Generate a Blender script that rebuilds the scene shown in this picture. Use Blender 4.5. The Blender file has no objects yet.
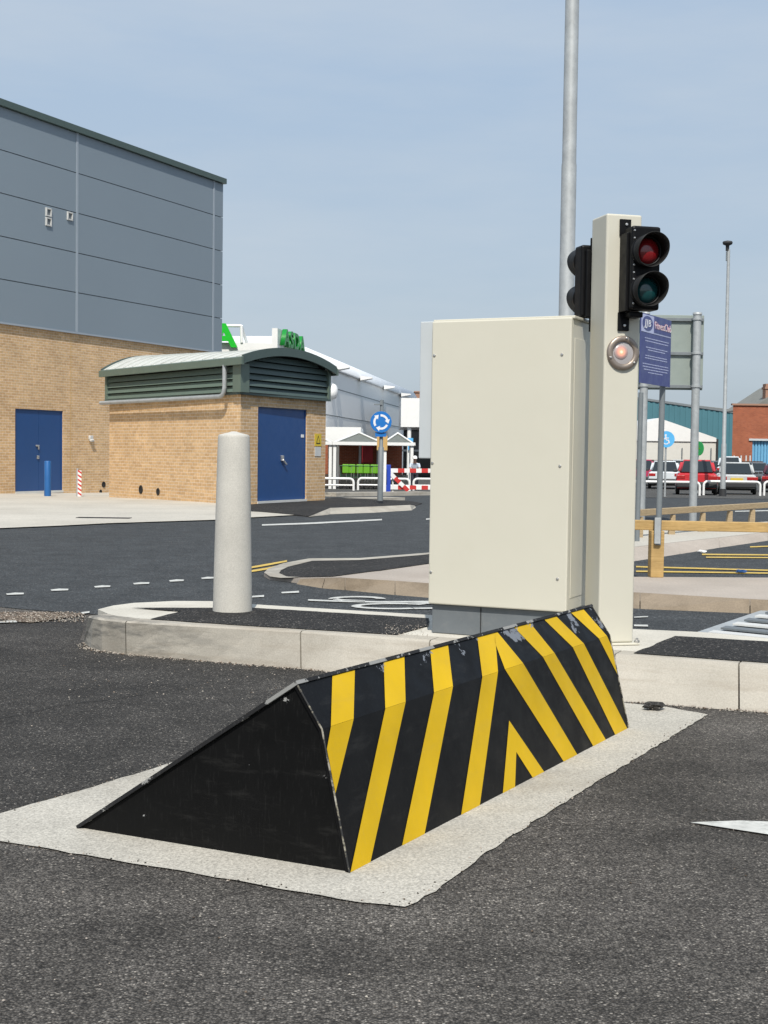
SKY_AIR, SKY_DUST, SKY_OZ, SKY_STR, SUN_E, EXPO = 1.0, 2.5, 1.6, 0.15, 3.7, 0.32
VEIL = 0.85; CLOUD = 0.65; VCOL = (3.2, 3.55, 3.9, 1)
HAZE_LOW, HAZE_HIGH = (0.236, 0.278, 0.315), (0.226, 0.298, 0.396)
import bpy, bmesh, math, random
from mathutils import Vector, Matrix
random.seed(7)
R = math.radians
scene = bpy.context.scene
COL = scene.collection

# ------------------------------------------------------------------ camera
F = 1330.0; CX, CY = 384.0, 512.0
H = 1.2
TP = 60.0 / F
ROLL = 0.0131
P = math.atan(TP)
_up0 = Vector((0, math.sin(P), math.cos(P)))
FW = Vector((0, math.cos(P), -math.sin(P)))
RT = Vector((math.cos(ROLL), 0, 0)) + _up0 * math.sin(ROLL)
UP = Vector((-math.sin(ROLL), 0, 0)) + _up0 * math.cos(ROLL)
EYE = Vector((0, 0, H))

def ray(px, py):
    return RT * ((px - CX) / F) + UP * ((CY - py) / F) + FW
def at(px, py, z=0.0):                 # sight line meets the level z
    d = ray(px, py); t = (z - H) / d.z
    return EYE + d * t
def dep(px, py, Y):                    # sight line at distance Y
    d = ray(px, py); return EYE + d * (Y / d.y)
def onpl(px, py, p, n):                # sight line meets a plane
    d = ray(px, py); return EYE + d * ((p - EYE).dot(n) / d.dot(n))
GY0, GY1, GS = 30.0, 62.0, 0.016       # the ground falls gently beyond the hut
def gz(Y):
    return -GS * (min(max(Y, GY0), GY1) - GY0)
def gnd(px, py):
    z = 0.0
    for i in range(60):
        p = at(px, py, z); z = 0.5 * z + 0.5 * gz(p.y)
    p.z = gz(p.y); return p

cd = bpy.data.cameras.new('camera'); cam = bpy.data.objects.new('camera', cd); COL.objects.link(cam)
cd.sensor_fit = 'VERTICAL'; cd.sensor_height = 36.0; cd.sensor_width = 27.0; cd.lens = 36.0 * F / 1024.0
cd.clip_start = 0.05; cd.clip_end = 3000
cam.matrix_world = Matrix(((RT.x, UP.x, -FW.x, 0), (RT.y, UP.y, -FW.y, 0), (RT.z, UP.z, -FW.z, H), (0, 0, 0, 1)))
scene.camera = cam

# ------------------------------------------------------------------ light
SUN_EL = 50.0; SUN_AZ = 180.5          # clockwise from +Y: behind the viewer, a little to the left
w = bpy.data.worlds.new('World'); scene.world = w; w.use_nodes = True
nt = w.node_tree; nt.nodes.clear()
wo = nt.nodes.new('ShaderNodeOutputWorld'); bg = nt.nodes.new('ShaderNodeBackground'); sk = nt.nodes.new('ShaderNodeTexSky')
sk.sky_type = 'NISHITA'; sk.sun_disc = False; sk.sun_elevation = R(SUN_EL); sk.sun_rotation = R(SUN_AZ)
sk.air_density = SKY_AIR; sk.dust_density = SKY_DUST; sk.ozone_density = SKY_OZ; sk.altitude = 0
bg.inputs['Strength'].default_value = SKY_STR
# thin veils of high cloud: a soft stretched noise lifts the sky a little towards pale grey
tcw = nt.nodes.new('ShaderNodeTexCoord'); mpw = nt.nodes.new('ShaderNodeMapping'); mpw.inputs['Scale'].default_value = (1.2, 1.2, 6.0)
nzw = nt.nodes.new('ShaderNodeTexNoise'); nzw.inputs['Scale'].default_value = 1.5; nzw.inputs['Detail'].default_value = 6.0; nzw.inputs['Roughness'].default_value = 0.6
rpw = nt.nodes.new('ShaderNodeValToRGB'); rpw.color_ramp.elements[0].position = 0.40; rpw.color_ramp.elements[1].position = 0.78
rpw.color_ramp.elements[0].color = (0, 0, 0, 1); rpw.color_ramp.elements[1].color = (CLOUD, CLOUD, CLOUD, 1)
spw = nt.nodes.new('ShaderNodeSeparateXYZ'); hzw = nt.nodes.new('ShaderNodeValToRGB')
hzw.color_ramp.elements[0].position = 0.0; hzw.color_ramp.elements[1].position = 0.45
hzw.color_ramp.elements[0].color = (*HAZE_LOW, 1); hzw.color_ramp.elements[1].color = (*HAZE_HIGH, 1)
scw = nt.nodes.new('ShaderNodeMixRGB'); scw.blend_type = 'MULTIPLY'; scw.inputs[0].default_value = 1.0; scw.inputs[2].default_value = (10, 10, 10, 1)
mx1 = nt.nodes.new('ShaderNodeMixRGB'); mx1.inputs[0].default_value = VEIL
mxw = nt.nodes.new('ShaderNodeMixRGB'); mxw.inputs[2].default_value = VCOL
nt.links.new(tcw.outputs['Generated'], mpw.inputs[0]); nt.links.new(mpw.outputs[0], nzw.inputs['Vector'])
nt.links.new(tcw.outputs['Generated'], spw.inputs[0]); nt.links.new(spw.outputs['Z'], hzw.inputs[0]); nt.links.new(hzw.outputs[0], scw.inputs[1])
nt.links.new(nzw.outputs['Fac'], rpw.inputs[0]); nt.links.new(rpw.outputs[0], mxw.inputs[0])
nt.links.new(sk.outputs[0], mx1.inputs[1]); nt.links.new(scw.outputs[0], mx1.inputs[2])
nt.links.new(mx1.outputs[0], mxw.inputs[1]); nt.links.new(mxw.outputs[0], bg.inputs[0]); nt.links.new(bg.outputs[0], wo.inputs[0])
sl = bpy.data.lights.new('sun', 'SUN'); sl.energy = SUN_E; sl.angle = R(0.5); sl.color = (1.0, 0.95, 0.865)
so = bpy.data.objects.new('sun', sl); COL.objects.link(so)
_az = R(SUN_AZ); _el = R(SUN_EL)
sdir = Vector((math.sin(_az) * math.cos(_el), math.cos(_az) * math.cos(_el), math.sin(_el)))
so.rotation_euler = (-sdir).to_track_quat('-Z', 'Y').to_euler(); so.location = sdir * 60
vs = scene.view_settings
vs.view_transform = 'Standard'; vs.look = 'None'; vs.gamma = 1.0; vs.exposure = EXPO; vs.use_curve_mapping = False

# ------------------------------------------------------------------ materials
class N:
    def __init__(s, name):
        s.m = bpy.data.materials.new(name); s.m.use_nodes = True; s.t = s.m.node_tree
        s.b = s.t.nodes['Principled BSDF']; s._c = {}
    def n(s, typ, **kw):
        x = s.t.nodes.new(typ)
        for k, v in kw.items():
            if hasattr(x, k): setattr(x, k, v)
            else: x.inputs[k].default_value = v
        return x
    def l(s, a, b): s.t.links.new(a, b)
    def co(s, kind='Object', scale=(1, 1, 1)):
        tc = s.n('ShaderNodeTexCoord'); mp = s.n('ShaderNodeMapping'); mp.inputs['Scale'].default_value = scale
        s.l(tc.outputs[kind], mp.inputs[0]); return mp.outputs[0]
    def noise(s, vec, scale, detail=4, rough=0.55):
        x = s.n('ShaderNodeTexNoise'); x.inputs['Scale'].default_value = scale; x.inputs['Detail'].default_value = detail
        x.inputs['Roughness'].default_value = rough; s.l(vec, x.inputs['Vector']); return x.outputs['Fac']
    def ramp(s, fac, stops):
        x = s.n('ShaderNodeValToRGB'); e = x.color_ramp.elements
        while len(e) < len(stops): e.new(0.5)
        for i, (p, c) in enumerate(stops):
            e[i].position = p; e[i].color = (c, c, c, 1) if not isinstance(c, tuple) else (*c, 1)
        s.l(fac, x.inputs[0]); return x.outputs[0]
    def mix(s, fac, a, b, mode='MIX'):
        x = s.n('ShaderNodeMixRGB', blend_type=mode)
        for i, v in ((0, fac), (1, a), (2, b)):
            if isinstance(v, (int, float)): x.inputs[i].default_value = v if i == 0 else (v, v, v, 1)
            elif isinstance(v, tuple): x.inputs[i].default_value = (*v, 1)
            else: s.l(v, x.inputs[i])
        return x.outputs[0]
    def math(s, op, a, b=0.0):
        x = s.n('ShaderNodeMath', operation=op)
        for i, v in ((0, a), (1, b)):
            if isinstance(v, (int, float)): x.inputs[i].default_value = v
            else: s.l(v, x.inputs[i])
        return x.outputs[0]
    def bump(s, h, strength=0.3, dist=0.01):
        x = s.n('ShaderNodeBump'); x.inputs['Strength'].default_value = strength; x.inputs['Distance'].default_value = dist
        s.l(h, x.inputs['Height']); s.l(x.outputs[0], s.b.inputs['Normal'])
    def set(s, **kw):
        for k, v in kw.items():
            i = s.b.inputs[k.replace('_', ' ')]
            if isinstance(v, tuple): i.default_value = (*v, 1)
            elif isinstance(v, (int, float)): i.default_value = v
            else: s.l(v, i)
        return s

def paint(name, c, rough=0.45, var=0.12, scale=3.0, metal=0.0, dirt=None, dirt_amt=0.25, bump=0.0):
    k = N(name); v = k.co()
    f = k.noise(v, scale, 6, 0.65)
    lo = tuple(x * (1 - var) for x in c); hi = tuple(min(1, x * (1 + var)) for x in c)
    colr = k.ramp(f, [(0.3, lo), (0.7, hi)])
    if dirt:
        g = k.noise(v, scale * 2.7, 8, 0.7)
        colr = k.mix(k.ramp(g, [(0.52, 0.0), (0.75, dirt_amt)]), colr, dirt)
    r = k.ramp(k.noise(v, scale * 4, 5), [(0.3, max(0.05, rough - 0.08)), (0.7, min(1, rough + 0.1))])
    k.set(Base_Color=colr, Roughness=r, Metallic=metal)
    if bump: k.bump(k.noise(v, 60, 4), bump, 0.004)
    return k.m

def asphalt(name, dark, light, grain, spec_hi, patch=(0.85, 1.25), bump=0.6, streak=None, stone=None):
    k = N(name); v = k.co()
    vo = k.n('ShaderNodeTexVoronoi'); vo.inputs['Scale'].default_value = grain; k.l(v, vo.inputs['Vector'])
    sep = k.n('ShaderNodeSeparateColor'); k.l(vo.outputs['Color'], sep.inputs[0])
    base = k.ramp(sep.outputs[0], [(0.0, dark), (0.45, tuple((a + b) / 2 for a, b in zip(dark, light))), (0.8, light), (0.93, light), (0.985, spec_hi)])
    fine = k.noise(v, grain * 0.55, 8, 0.75)
    base = k.mix(1.0, base, k.ramp(fine, [(0.3, 0.55), (0.7, 1.45)]), 'MULTIPLY')
    gap = k.ramp(vo.outputs['Distance'], [(0.25, 1.0), (0.75, 0.35)])
    base = k.mix(1.0, base, gap, 'MULTIPLY')
    big = k.noise(v, 0.7, 7, 0.62)
    base = k.mix(1.0, base, k.ramp(big, [(0.3, patch[0]), (0.7, patch[1])]), 'MULTIPLY')
    mid = k.noise(v, 3.2, 6, 0.7)
    base = k.mix(1.0, base, k.ramp(mid, [(0.3, 0.72), (0.72, 1.3)]), 'MULTIPLY')
    blot = k.noise(v, 26, 5, 0.7)
    base = k.mix(1.0, base, k.ramp(blot, [(0.3, 0.75), (0.7, 1.25)]), 'MULTIPLY')
    if streak:
        sv_ = k.n('ShaderNodeMapping'); sv_.inputs['Rotation'].default_value = (0, 0, R(25)); sv_.inputs['Scale'].default_value = streak[0]; k.l(v, sv_.inputs[0]); sv = sv_.outputs[0]; sn = k.noise(sv, streak[1], 5, 0.65)
        base = k.mix(1.0, base, k.ramp(sn, [(0.42, 0.9), (0.75, 1.0 + streak[2])]), 'MULTIPLY')
    k.set(Base_Color=base, Roughness=0.9, Specular_IOR_Level=0.3)
    hgt = k.math('ADD', k.math('MULTIPLY', vo.outputs['Distance'], -1.0), k.math('MULTIPLY', fine, 0.6))
    k.bump(hgt, bump, 0.006)
    return k.m

def concrete(name, c, stain=(0.16, 0.13, 0.09), amt=0.5, sc=2.0, grain=90, rough=0.85, gc=0.12, scuff=None):
    k = N(name); v = k.co()
    f = k.noise(v, sc, 8, 0.65); g = k.noise(v, grain, 4, 0.7); s2 = k.noise(v, sc * 0.45, 7, 0.7)
    colr = k.ramp(f, [(0.28, tuple(x * 0.86 for x in c)), (0.72, tuple(min(1, x * 1.09) for x in c))])
    colr = k.mix(1.0, colr, k.ramp(g, [(0.3, 1 - gc * 1.4), (0.7, 1 + gc)]), 'MULTIPLY')
    colr = k.mix(k.ramp(s2, [(0.5, 0.0), (0.78, amt)]), colr, stain)
    if scuff:                                      # dark slanting tyre rub over a stretch of kerb
        sx = k.n('ShaderNodeSeparateXYZ'); k.l(v, sx.inputs[0])
        mr = k.n('ShaderNodeMapRange'); mr.inputs['From Min'].default_value = scuff[0]; mr.inputs['From Max'].default_value = scuff[1]
        mr.inputs['To Min'].default_value = 1.0; mr.inputs['To Max'].default_value = 0.0; k.l(sx.outputs['X'], mr.inputs['Value'])
        mp = k.n('ShaderNodeMapping'); mp.inputs['Rotation'].default_value = (0, R(40), 0); mp.inputs['Scale'].default_value = (3, 3, 14); k.l(v, mp.inputs[0])
        sn = k.noise(mp.outputs[0], 1.3, 7, 0.7)
        colr = k.mix(k.math('MULTIPLY', k.ramp(sn, [(0.46, 0.0), (0.62, 0.85)]), mr.outputs[0]), colr, (0.10, 0.10, 0.095))
        # long damp stain line along the kerb face
        mp2 = k.n('ShaderNodeMapping'); mp2.inputs['Scale'].default_value = (0.8, 0.8, 9); k.l(v, mp2.inputs[0])
        colr = k.mix(k.ramp(k.noise(mp2.outputs[0], 1.6, 7, 0.65), [(0.5, 0.0), (0.72, 0.55)]), colr, (0.24, 0.20, 0.15))
    k.set(Base_Color=colr, Roughness=rough, Specular_IOR_Level=0.3)
    k.bump(k.math('ADD', g, k.math('MULTIPLY', f, 0.5)), 0.35, 0.004)
    return k.m

def brick(name, c1, c2, mortar, w_=0.225, h_=0.075, stain=0.0):
    k = N(name); v = k.co('UV')
    b = k.n('ShaderNodeTexBrick'); k.l(v, b.inputs['Vector'])
    b.inputs['Scale'].default_value = 1.0; b.inputs['Brick Width'].default_value = w_; b.inputs['Row Height'].default_value = h_
    b.inputs['Mortar Size'].default_value = 0.0065; b.inputs['Mortar Smooth'].default_value = 0.2; b.inputs['Bias'].default_value = -0.1
    b.inputs['Color1'].default_value = (*c1, 1); b.inputs['Color2'].default_value = (*c2, 1); b.inputs['Mortar'].default_value = (*mortar, 1)
    colr = k.mix(1.0, b.outputs['Color'], k.ramp(k.noise(v, 1.1, 6, 0.65), [(0.3, 0.86), (0.7, 1.12)]), 'MULTIPLY')
    colr = k.mix(1.0, colr, k.ramp(k.noise(v, 14, 3, 0.6), [(0.3, 0.85), (0.7, 1.13)]), 'MULTIPLY')
    k.set(Base_Color=colr, Roughness=0.92, Specular_IOR_Level=0.25)
    k.bump(k.math('MULTIPLY', b.outputs['Fac'], -1.0), 0.5, 0.006)
    return k.m

def emis(name, c, s):
    k = N(name); k.set(Base_Color=c, Emission_Color=c, Emission_Strength=s, Roughness=0.3); return k.m

# ------------------------------------------------------------------ mesh builder
class MB:
    def __init__(s): s.bm = bmesh.new(); s.uv = None; s.bevels = []
    def _m(s, faces, mi):
        for f in faces: f.material_index = mi
        return faces
    def face(s, pts, mi=0, uvs=None):
        f = s.bm.faces.new([s.bm.verts.new(p) for p in pts]); f.material_index = mi
        if uvs:
            L = s.bm.loops.layers.uv.verify()
            for lp, uv in zip(f.loops, uvs): lp[L].uv = uv
        return f
    def hexa(s, b, t, mi=0):           # four bottom corners, four top corners
        vb = [s.bm.verts.new(p) for p in b]; vt = [s.bm.verts.new(p) for p in t]; n = len(b)
        fs = [s.bm.faces.new(vb[::-1]), s.bm.faces.new(vt)]
        for i in range(n):
            j = (i + 1) % n; fs.append(s.bm.faces.new((vb[i], vb[j], vt[j], vt[i])))
        s._m(fs, mi); return fs
    def box(s, c, d, rz=0.0, mi=0, bev=0.0, mat=None, seg=2):
        c = Vector(c); q = Matrix.Rotation(rz, 3, 'Z') if mat is None else mat
        h = Vector(d) / 2
        P_ = lambda x, y, z: c + q @ Vector((x * h.x, y * h.y, z * h.z))
        fs = s.hexa([P_(-1, -1, -1), P_(1, -1, -1), P_(1, 1, -1), P_(-1, 1, -1)], [P_(-1, -1, 1), P_(1, -1, 1), P_(1, 1, 1), P_(-1, 1, 1)], mi)
        if bev:
            es = list({e for f in fs for e in f.edges})
            r = bmesh.ops.bevel(s.bm, geom=es, offset=bev, segments=seg, profile=0.5, affect='EDGES')
            s._m(r['faces'], mi)
        return fs
    def prism(s, pts, vec, mi=0):
        vec = Vector(vec); pts = [Vector(p) for p in pts]
        return s.hexa(pts, [p + vec for p in pts], mi)
    def tube(s, p0, p1, r0, r1=None, seg=16, mi=0, cap=True):
        p0, p1 = Vector(p0), Vector(p1); r1 = r0 if r1 is None else r1
        d = (p1 - p0).normalized(); a = d.orthogonal().normalized(); b = d.cross(a)
        ring = lambda p, r: [s.bm.verts.new(p + (a * math.cos(2 * math.pi * i / seg) + b * math.sin(2 * math.pi * i / seg)) * r) for i in range(seg)]
        A, B = ring(p0, r0), ring(p1, r1); fs = []
        for i in range(seg):
            j = (i + 1) % seg; f = s.bm.faces.new((A[i], A[j], B[j], B[i])); f.smooth = True; fs.append(f)
        if cap: fs += [s.bm.faces.new([s.bm.verts.new(v.co) for v in A[::-1]]), s.bm.faces.new([s.bm.verts.new(v.co) for v in B])]
        return s._m(fs, mi)
    def path(s, pts, r, seg=10, mi=0):  # bent tube with mitred joints
        pts = [Vector(p) for p in pts]; rings = []; a = None
        for i, p in enumerate(pts):
            d0 = (p - pts[i - 1]).normalized() if i else None
            d1 = (pts[i + 1] - p).normalized() if i < len(pts) - 1 else None
            d = d1 if d0 is None else d0 if d1 is None else (d0 + d1).normalized()
            a = d.orthogonal().normalized() if a is None else (a - d * a.dot(d)).normalized()
            b = d.cross(a); k = 1.0
            rings.append([s.bm.verts.new(p + (a * math.cos(2 * math.pi * q / seg) + b * math.sin(2 * math.pi * q / seg)) * r) for q in range(seg)])
        for A, B in zip(rings, rings[1:]):
            for i in range(seg):
                j = (i + 1) % seg; f = s.bm.faces.new((A[i], A[j], B[j], B[i])); f.smooth = True; f.material_index = mi
        s._m([s.bm.faces.new([s.bm.verts.new(v.co) for v in rings[0][::-1]]), s.bm.faces.new([s.bm.verts.new(v.co) for v in rings[-1]])], mi)
    def lathe(s, c, prof, axis=(0, 0, 1), seg=32, mi=0, capb=True, capt=True, smooth=True):
        c = Vector(c); d = Vector(axis).normalized(); a = d.orthogonal().normalized(); b = d.cross(a); rings = []
        for (r, z) in prof:
            rings.append([s.bm.verts.new(c + d * z + (a * math.cos(2 * math.pi * i / seg) + b * math.sin(2 * math.pi * i / seg)) * r) for i in range(seg)])
        for A, B in zip(rings, rings[1:]):
            for i in range(seg):
                j = (i + 1) % seg; f = s.bm.faces.new((A[i], A[j], B[j], B[i])); f.smooth = smooth; f.material_index = mi
        if capb: s._m([s.bm.faces.new([s.bm.verts.new(v.co) for v in rings[0][::-1]])], mi)
        if capt: s._m([s.bm.faces.new([s.bm.verts.new(v.co) for v in rings[-1]])], mi)
    def loft(s, rings, mi=0, smooth=True, cap=True):
        vr = [[s.bm.verts.new(p) for p in r] for r in rings]; n = len(vr[0])
        for A, B in zip(vr, vr[1:]):
            for i in range(n):
                j = (i + 1) % n; f = s.bm.faces.new((A[i], A[j], B[j], B[i])); f.smooth = smooth; f.material_index = mi
        if cap: s._m([s.bm.faces.new(vr[0][::-1]), s.bm.faces.new(vr[-1])], mi)
    def build(s, name, mats, parent=None, origin=None, norm=True):
        if not isinstance(mats, (list, tuple)): mats = [mats]
        if norm: bmesh.ops.recalc_face_normals(s.bm, faces=s.bm.faces[:])
        me = bpy.data.meshes.new(name)
        if origin is None:
            origin = Vector((0, 0, 0)); q = parent
            while q is not None: origin = origin + q.location; q = q.parent
        bmesh.ops.translate(s.bm, verts=s.bm.verts[:], vec=-Vector(origin))
        s.bm.to_mesh(me); s.bm.free()
        for m in mats: me.materials.append(m)
        o = bpy.data.objects.new(name, me); COL.objects.link(o)
        if parent is not None: o.parent = parent
        else: o.location = origin
        return o

def tag(o, label=None, cat=None, group=None, kind=None):
    if label: o['label'] = label
    if cat: o['category'] = cat
    if group: o['group'] = group
    if kind: o['kind'] = kind
    return o
def thing(name, loc, label, cat, group=None, rz=0.0):
    o = bpy.data.objects.new(name, None); COL.objects.link(o); o.location = loc; o.rotation_euler = (0, 0, rz)
    o.empty_display_size = 0.2
    return tag(o, label, cat, group)
def copy_tree(o, parent=None):
    c = o.copy(); COL.objects.link(c); c.parent = parent
    for ch in [x for x in bpy.data.objects if x.parent == o]: copy_tree(ch, c)
    return c
def struct(mb, name, mats, label=None):
    return tag(mb.build(name, mats), label, None, None, 'structure')
def sheet(name, pts, mat, dz, label=None, cuts=True, jag=0.0):
    mb = MB(); vs_ = [mb.bm.verts.new((p[0], p[1], 0)) for p in pts]
    f = mb.bm.faces.new(vs_); bmesh.ops.triangulate(mb.bm, faces=[f])
    for yc in (GY0, GY1):
        bmesh.ops.bisect_plane(mb.bm, geom=mb.bm.verts[:] + mb.bm.edges[:] + mb.bm.faces[:], plane_co=(0, yc, 0), plane_no=(0, 1, 0))
    for v in mb.bm.verts: v.co.z = gz(v.co.y) + dz
    bmesh.ops.recalc_face_normals(mb.bm, faces=mb.bm.faces[:])
    if sum(f.normal.z for f in mb.bm.faces) < 0:
        bmesh.ops.reverse_faces(mb.bm, faces=mb.bm.faces[:])
    me = mb.build(name, mat, norm=False)
    return tag(me, label, None, None, 'structure')
def px(lst, z=None):                   # ground points from picture points
    return [gnd(*p) if z is None else at(p[0], p[1], z) for p in lst]
def ragged(pts, step, amp, seed=0, closed=True):  # cut edges into short uneven steps
    rnd = random.Random(seed); out = []; n = len(pts)
    for i in range(n if closed else n - 1):
        a, b = Vector(pts[i]), Vector(pts[(i + 1) % n]); L = (b - a).length; k = max(1, int(L / step))
        d = (b - a) / k; nn = Vector((-d.y, d.x, 0)).normalized()
        for j in range(k):
            out.append(a + d * j + (nn * rnd.uniform(-amp, amp) if j else Vector((0, 0, 0))))
    return out
def text_mb(s, size, ext=0.002, shear=0.0, bold=0.0):
    cu = bpy.data.curves.new('t', 'FONT'); cu.body = s; cu.size = size; cu.extrude = ext; cu.shear = shear; cu.offset = bold
    cu.space_character = 1.12; cu.align_x = 'CENTER'; cu.align_y = 'CENTER'
    o = bpy.data.objects.new('t', cu); COL.objects.link(o)
    dg = bpy.context.evaluated_depsgraph_get(); dg.update()
    me = bpy.data.meshes.new_from_object(o.evaluated_get(dg))
    bpy.data.objects.remove(o); bpy.data.curves.remove(cu); return me
def text(name, s, size, ext, mat, parent, origin, ex, ey, ez, sx=1.0, shear=0.0, bold=0.0):
    me = text_mb(s, size, ext, shear, bold); me.name = name
    o0 = Vector((0, 0, 0)); q = parent
    while q is not None: o0 = o0 + q.location; q = q.parent
    for v in me.vertices:
        v.co = origin + ex * (v.co.x * sx) + ey * v.co.y + ez * v.co.z - o0
    me.materials.clear(); me.materials.append(mat)
    o = bpy.data.objects.new(name, me); COL.objects.link(o); o.parent = parent; return o
def wall(mb, p0, p1, z0, z1, holes=(), depth=0.0, inn=None, mi=0):
    """brick wall face from p0 to p1; holes (s0, s1, za, zb) are real openings with reveals"""
    p0, p1 = Vector(p0), Vector(p1); L = (p1 - p0).length; e = (p1 - p0) / L
    q = lambda s_, z: Vector((p0.x + e.x * s_, p0.y + e.y * s_, z))
    def quad(s0, s1, za, zb):
        mb.face([q(s0, za), q(s1, za), q(s1, zb), q(s0, zb)], mi, [(s0, za), (s1, za), (s1, zb), (s0, zb)])
    s = 0.0
    for (s0, s1, za, zb) in sorted(holes):
        quad(s, s0, z0, z1)
        if za > z0: quad(s0, s1, z0, za)
        if zb < z1: quad(s0, s1, zb, z1)
        i3 = Vector((inn[0], inn[1], 0)) * depth
        for (a, b, za_, zb_) in ((s0, s0, za, zb), (s1, s1, za, zb)):
            mb.face([q(a, za_), q(a, za_) + i3, q(a, zb_) + i3, q(a, zb_)], mi, [(0, za_), (depth, za_), (depth, zb_), (0, zb_)])
        mb.face([q(s0, zb), q(s1, zb), q(s1, zb) + i3, q(s0, zb) + i3], mi, [(s0, 0), (s1, 0), (s1, depth), (s0, depth)])
        s = s1
    quad(s, L, z0, z1)
# ------------------------------------------------------------------ material library
M = {}
M['asph'] = asphalt('coarse_asphalt', (0.042, 0.038, 0.034), (0.138, 0.126, 0.112), 165, (0.30, 0.275, 0.24), (0.6, 1.5), 0.9,
                    ((0.22, 1.3, 1.0), 0.9, 0.75, (0.20, 0.185, 0.165)))
M['asph2'] = asphalt('dark_asphalt', (0.024, 0.0225, 0.021), (0.084, 0.078, 0.071), 165, (0.28, 0.26, 0.23), (0.75, 1.3), 0.8, ((0.35, 1.0, 1.0), 0.9, 0.5, (0.12, 0.112, 0.098)))
M['road'] = asphalt('smooth_asphalt', (0.042, 0.047, 0.050), (0.082, 0.088, 0.092), 90, (0.16, 0.16, 0.16), (0.9, 1.12), 0.3)
M['infill'] = asphalt('new_asphalt', (0.016, 0.016, 0.016), (0.050, 0.047, 0.044), 110, (0.24, 0.22, 0.2), (0.85, 1.15), 0.8)
M['park'] = asphalt('car_park_asphalt', (0.07, 0.068, 0.062), (0.13, 0.125, 0.115), 60, (0.25, 0.24, 0.22), (0.85, 1.15), 0.3)
M['gravelbed'] = asphalt('gravel_bed', (0.10, 0.075, 0.055), (0.26, 0.20, 0.15), 60, (0.5, 0.42, 0.34), (0.8, 1.2), 1.0)
M['conc'] = concrete('kerb_concrete', (0.41, 0.38, 0.325), (0.17, 0.14, 0.105), 0.7, 2.2, 140, scuff=(-1.75, -0.6))
M['pad'] = concrete('pad_concrete', (0.46, 0.435, 0.38), (0.24, 0.21, 0.165), 0.75, 2.6, 130, gc=0.34)
M['islandtop'] = concrete('island_concrete', (0.57, 0.54, 0.47), (0.25, 0.22, 0.17), 0.4, 2.2)
M['paving'] = concrete('yard_concrete', (0.50, 0.47, 0.41), (0.3, 0.27, 0.22), 0.4, 0.6, 30)
M['pinkpave'] = concrete('footway_concrete', (0.40, 0.35, 0.30), (0.25, 0.2, 0.16), 0.5, 1.2, 50)
M['oldkerb'] = concrete('weathered_kerb', (0.25, 0.20, 0.145), (0.07, 0.05, 0.03), 0.9, 3.0)
M['bollard'] = concrete('bollard_concrete', (0.53, 0.51, 0.46), (0.36, 0.33, 0.27), 0.35, 3.0, 160)
M['white'] = paint('white_road_paint', (0.50, 0.50, 0.47), 0.8, 0.2, 9, dirt=(0.12, 0.12, 0.11), dirt_amt=0.7)
M['yline'] = paint('yellow_road_paint', (0.55, 0.38, 0.08), 0.7, 0.15, 6, dirt=(0.2, 0.17, 0.1), dirt_amt=0.6)
M['cream'] = paint('cream_powder_coat', (0.59, 0.565, 0.47), 0.42, 0.015, 1.2, dirt=(0.52, 0.49, 0.38), dirt_amt=0.15)
M['cream2'] = paint('cream_steel', (0.565, 0.542, 0.455), 0.40, 0.015, 1.5, dirt=(0.48, 0.45, 0.35), dirt_amt=0.15)
M['palegrey'] = paint('pale_grey_coat', (0.50, 0.53, 0.54), 0.4, 0.03)
M['plinth'] = paint('grey_plinth', (0.13, 0.145, 0.155), 0.6, 0.08, 4, dirt=(0.22, 0.22, 0.21), dirt_amt=0.4)
M['galv'] = paint('galvanised_steel', (0.38, 0.40, 0.405), 0.55, 0.14, 7, 0.25, dirt=(0.25, 0.25, 0.24), dirt_amt=0.35)
M['greypost'] = paint('grey_steel', (0.17, 0.19, 0.20), 0.5, 0.1, 5)
M['steel'] = paint('bright_steel', (0.55, 0.54, 0.52), 0.3, 0.08, 5, 0.8)
M['bezel'] = paint('bronze_steel', (0.30, 0.25, 0.21), 0.38, 0.08, 9, 0.55)
M['blackpl'] = paint('black_plastic', (0.005, 0.005, 0.0055), 0.45, 0.1, 5)
M['blackpl'].node_tree.nodes['Principled BSDF'].inputs['Specular IOR Level'].default_value = 0.16
M['blackin'] = paint('matt_black', (0.006, 0.006, 0.006), 0.7, 0.1, 5)
M['dark'] = paint('dark_void', (0.015, 0.015, 0.015), 0.9, 0.1)
M['clad'] = paint('blue_grey_cladding', (0.205, 0.25, 0.29), 0.5, 0.03, 0.25)
M['trim'] = paint('pale_trim', (0.30, 0.345, 0.39), 0.5, 0.04)
M['dgreen'] = paint('dark_green_trim_gable_shade', (0.062, 0.092, 0.083), 0.5, 0.06)
M['louvre'] = paint('green_louvre', (0.115, 0.155, 0.125), 0.5, 0.06)
M['roofpale'] = paint('pale_roof_sheet', (0.58, 0.59, 0.55), 0.5, 0.06, 1.0, dirt=(0.32, 0.32, 0.27), dirt_amt=0.5)
M['bluedoor'] = paint('blue_door_paint', (0.012, 0.058, 0.19), 0.42, 0.05, 1.5)
M['bluepost'] = paint('blue_post_paint', (0.012, 0.10, 0.30), 0.4, 0.08)
M['brick'] = brick('buff_brick', (0.62, 0.415, 0.225), (0.50, 0.315, 0.16), (0.66, 0.56, 0.43))
M['redbrick'] = brick('red_brick', (0.36, 0.105, 0.05), (0.27, 0.075, 0.038), (0.34, 0.20, 0.14))
M['timber'] = None
k = N('treated_timber'); v = k.co('Object', (1, 1, 1)); g1 = k.noise(k.co('Object', (3, 3, 30)), 3, 5, 0.6)
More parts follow.
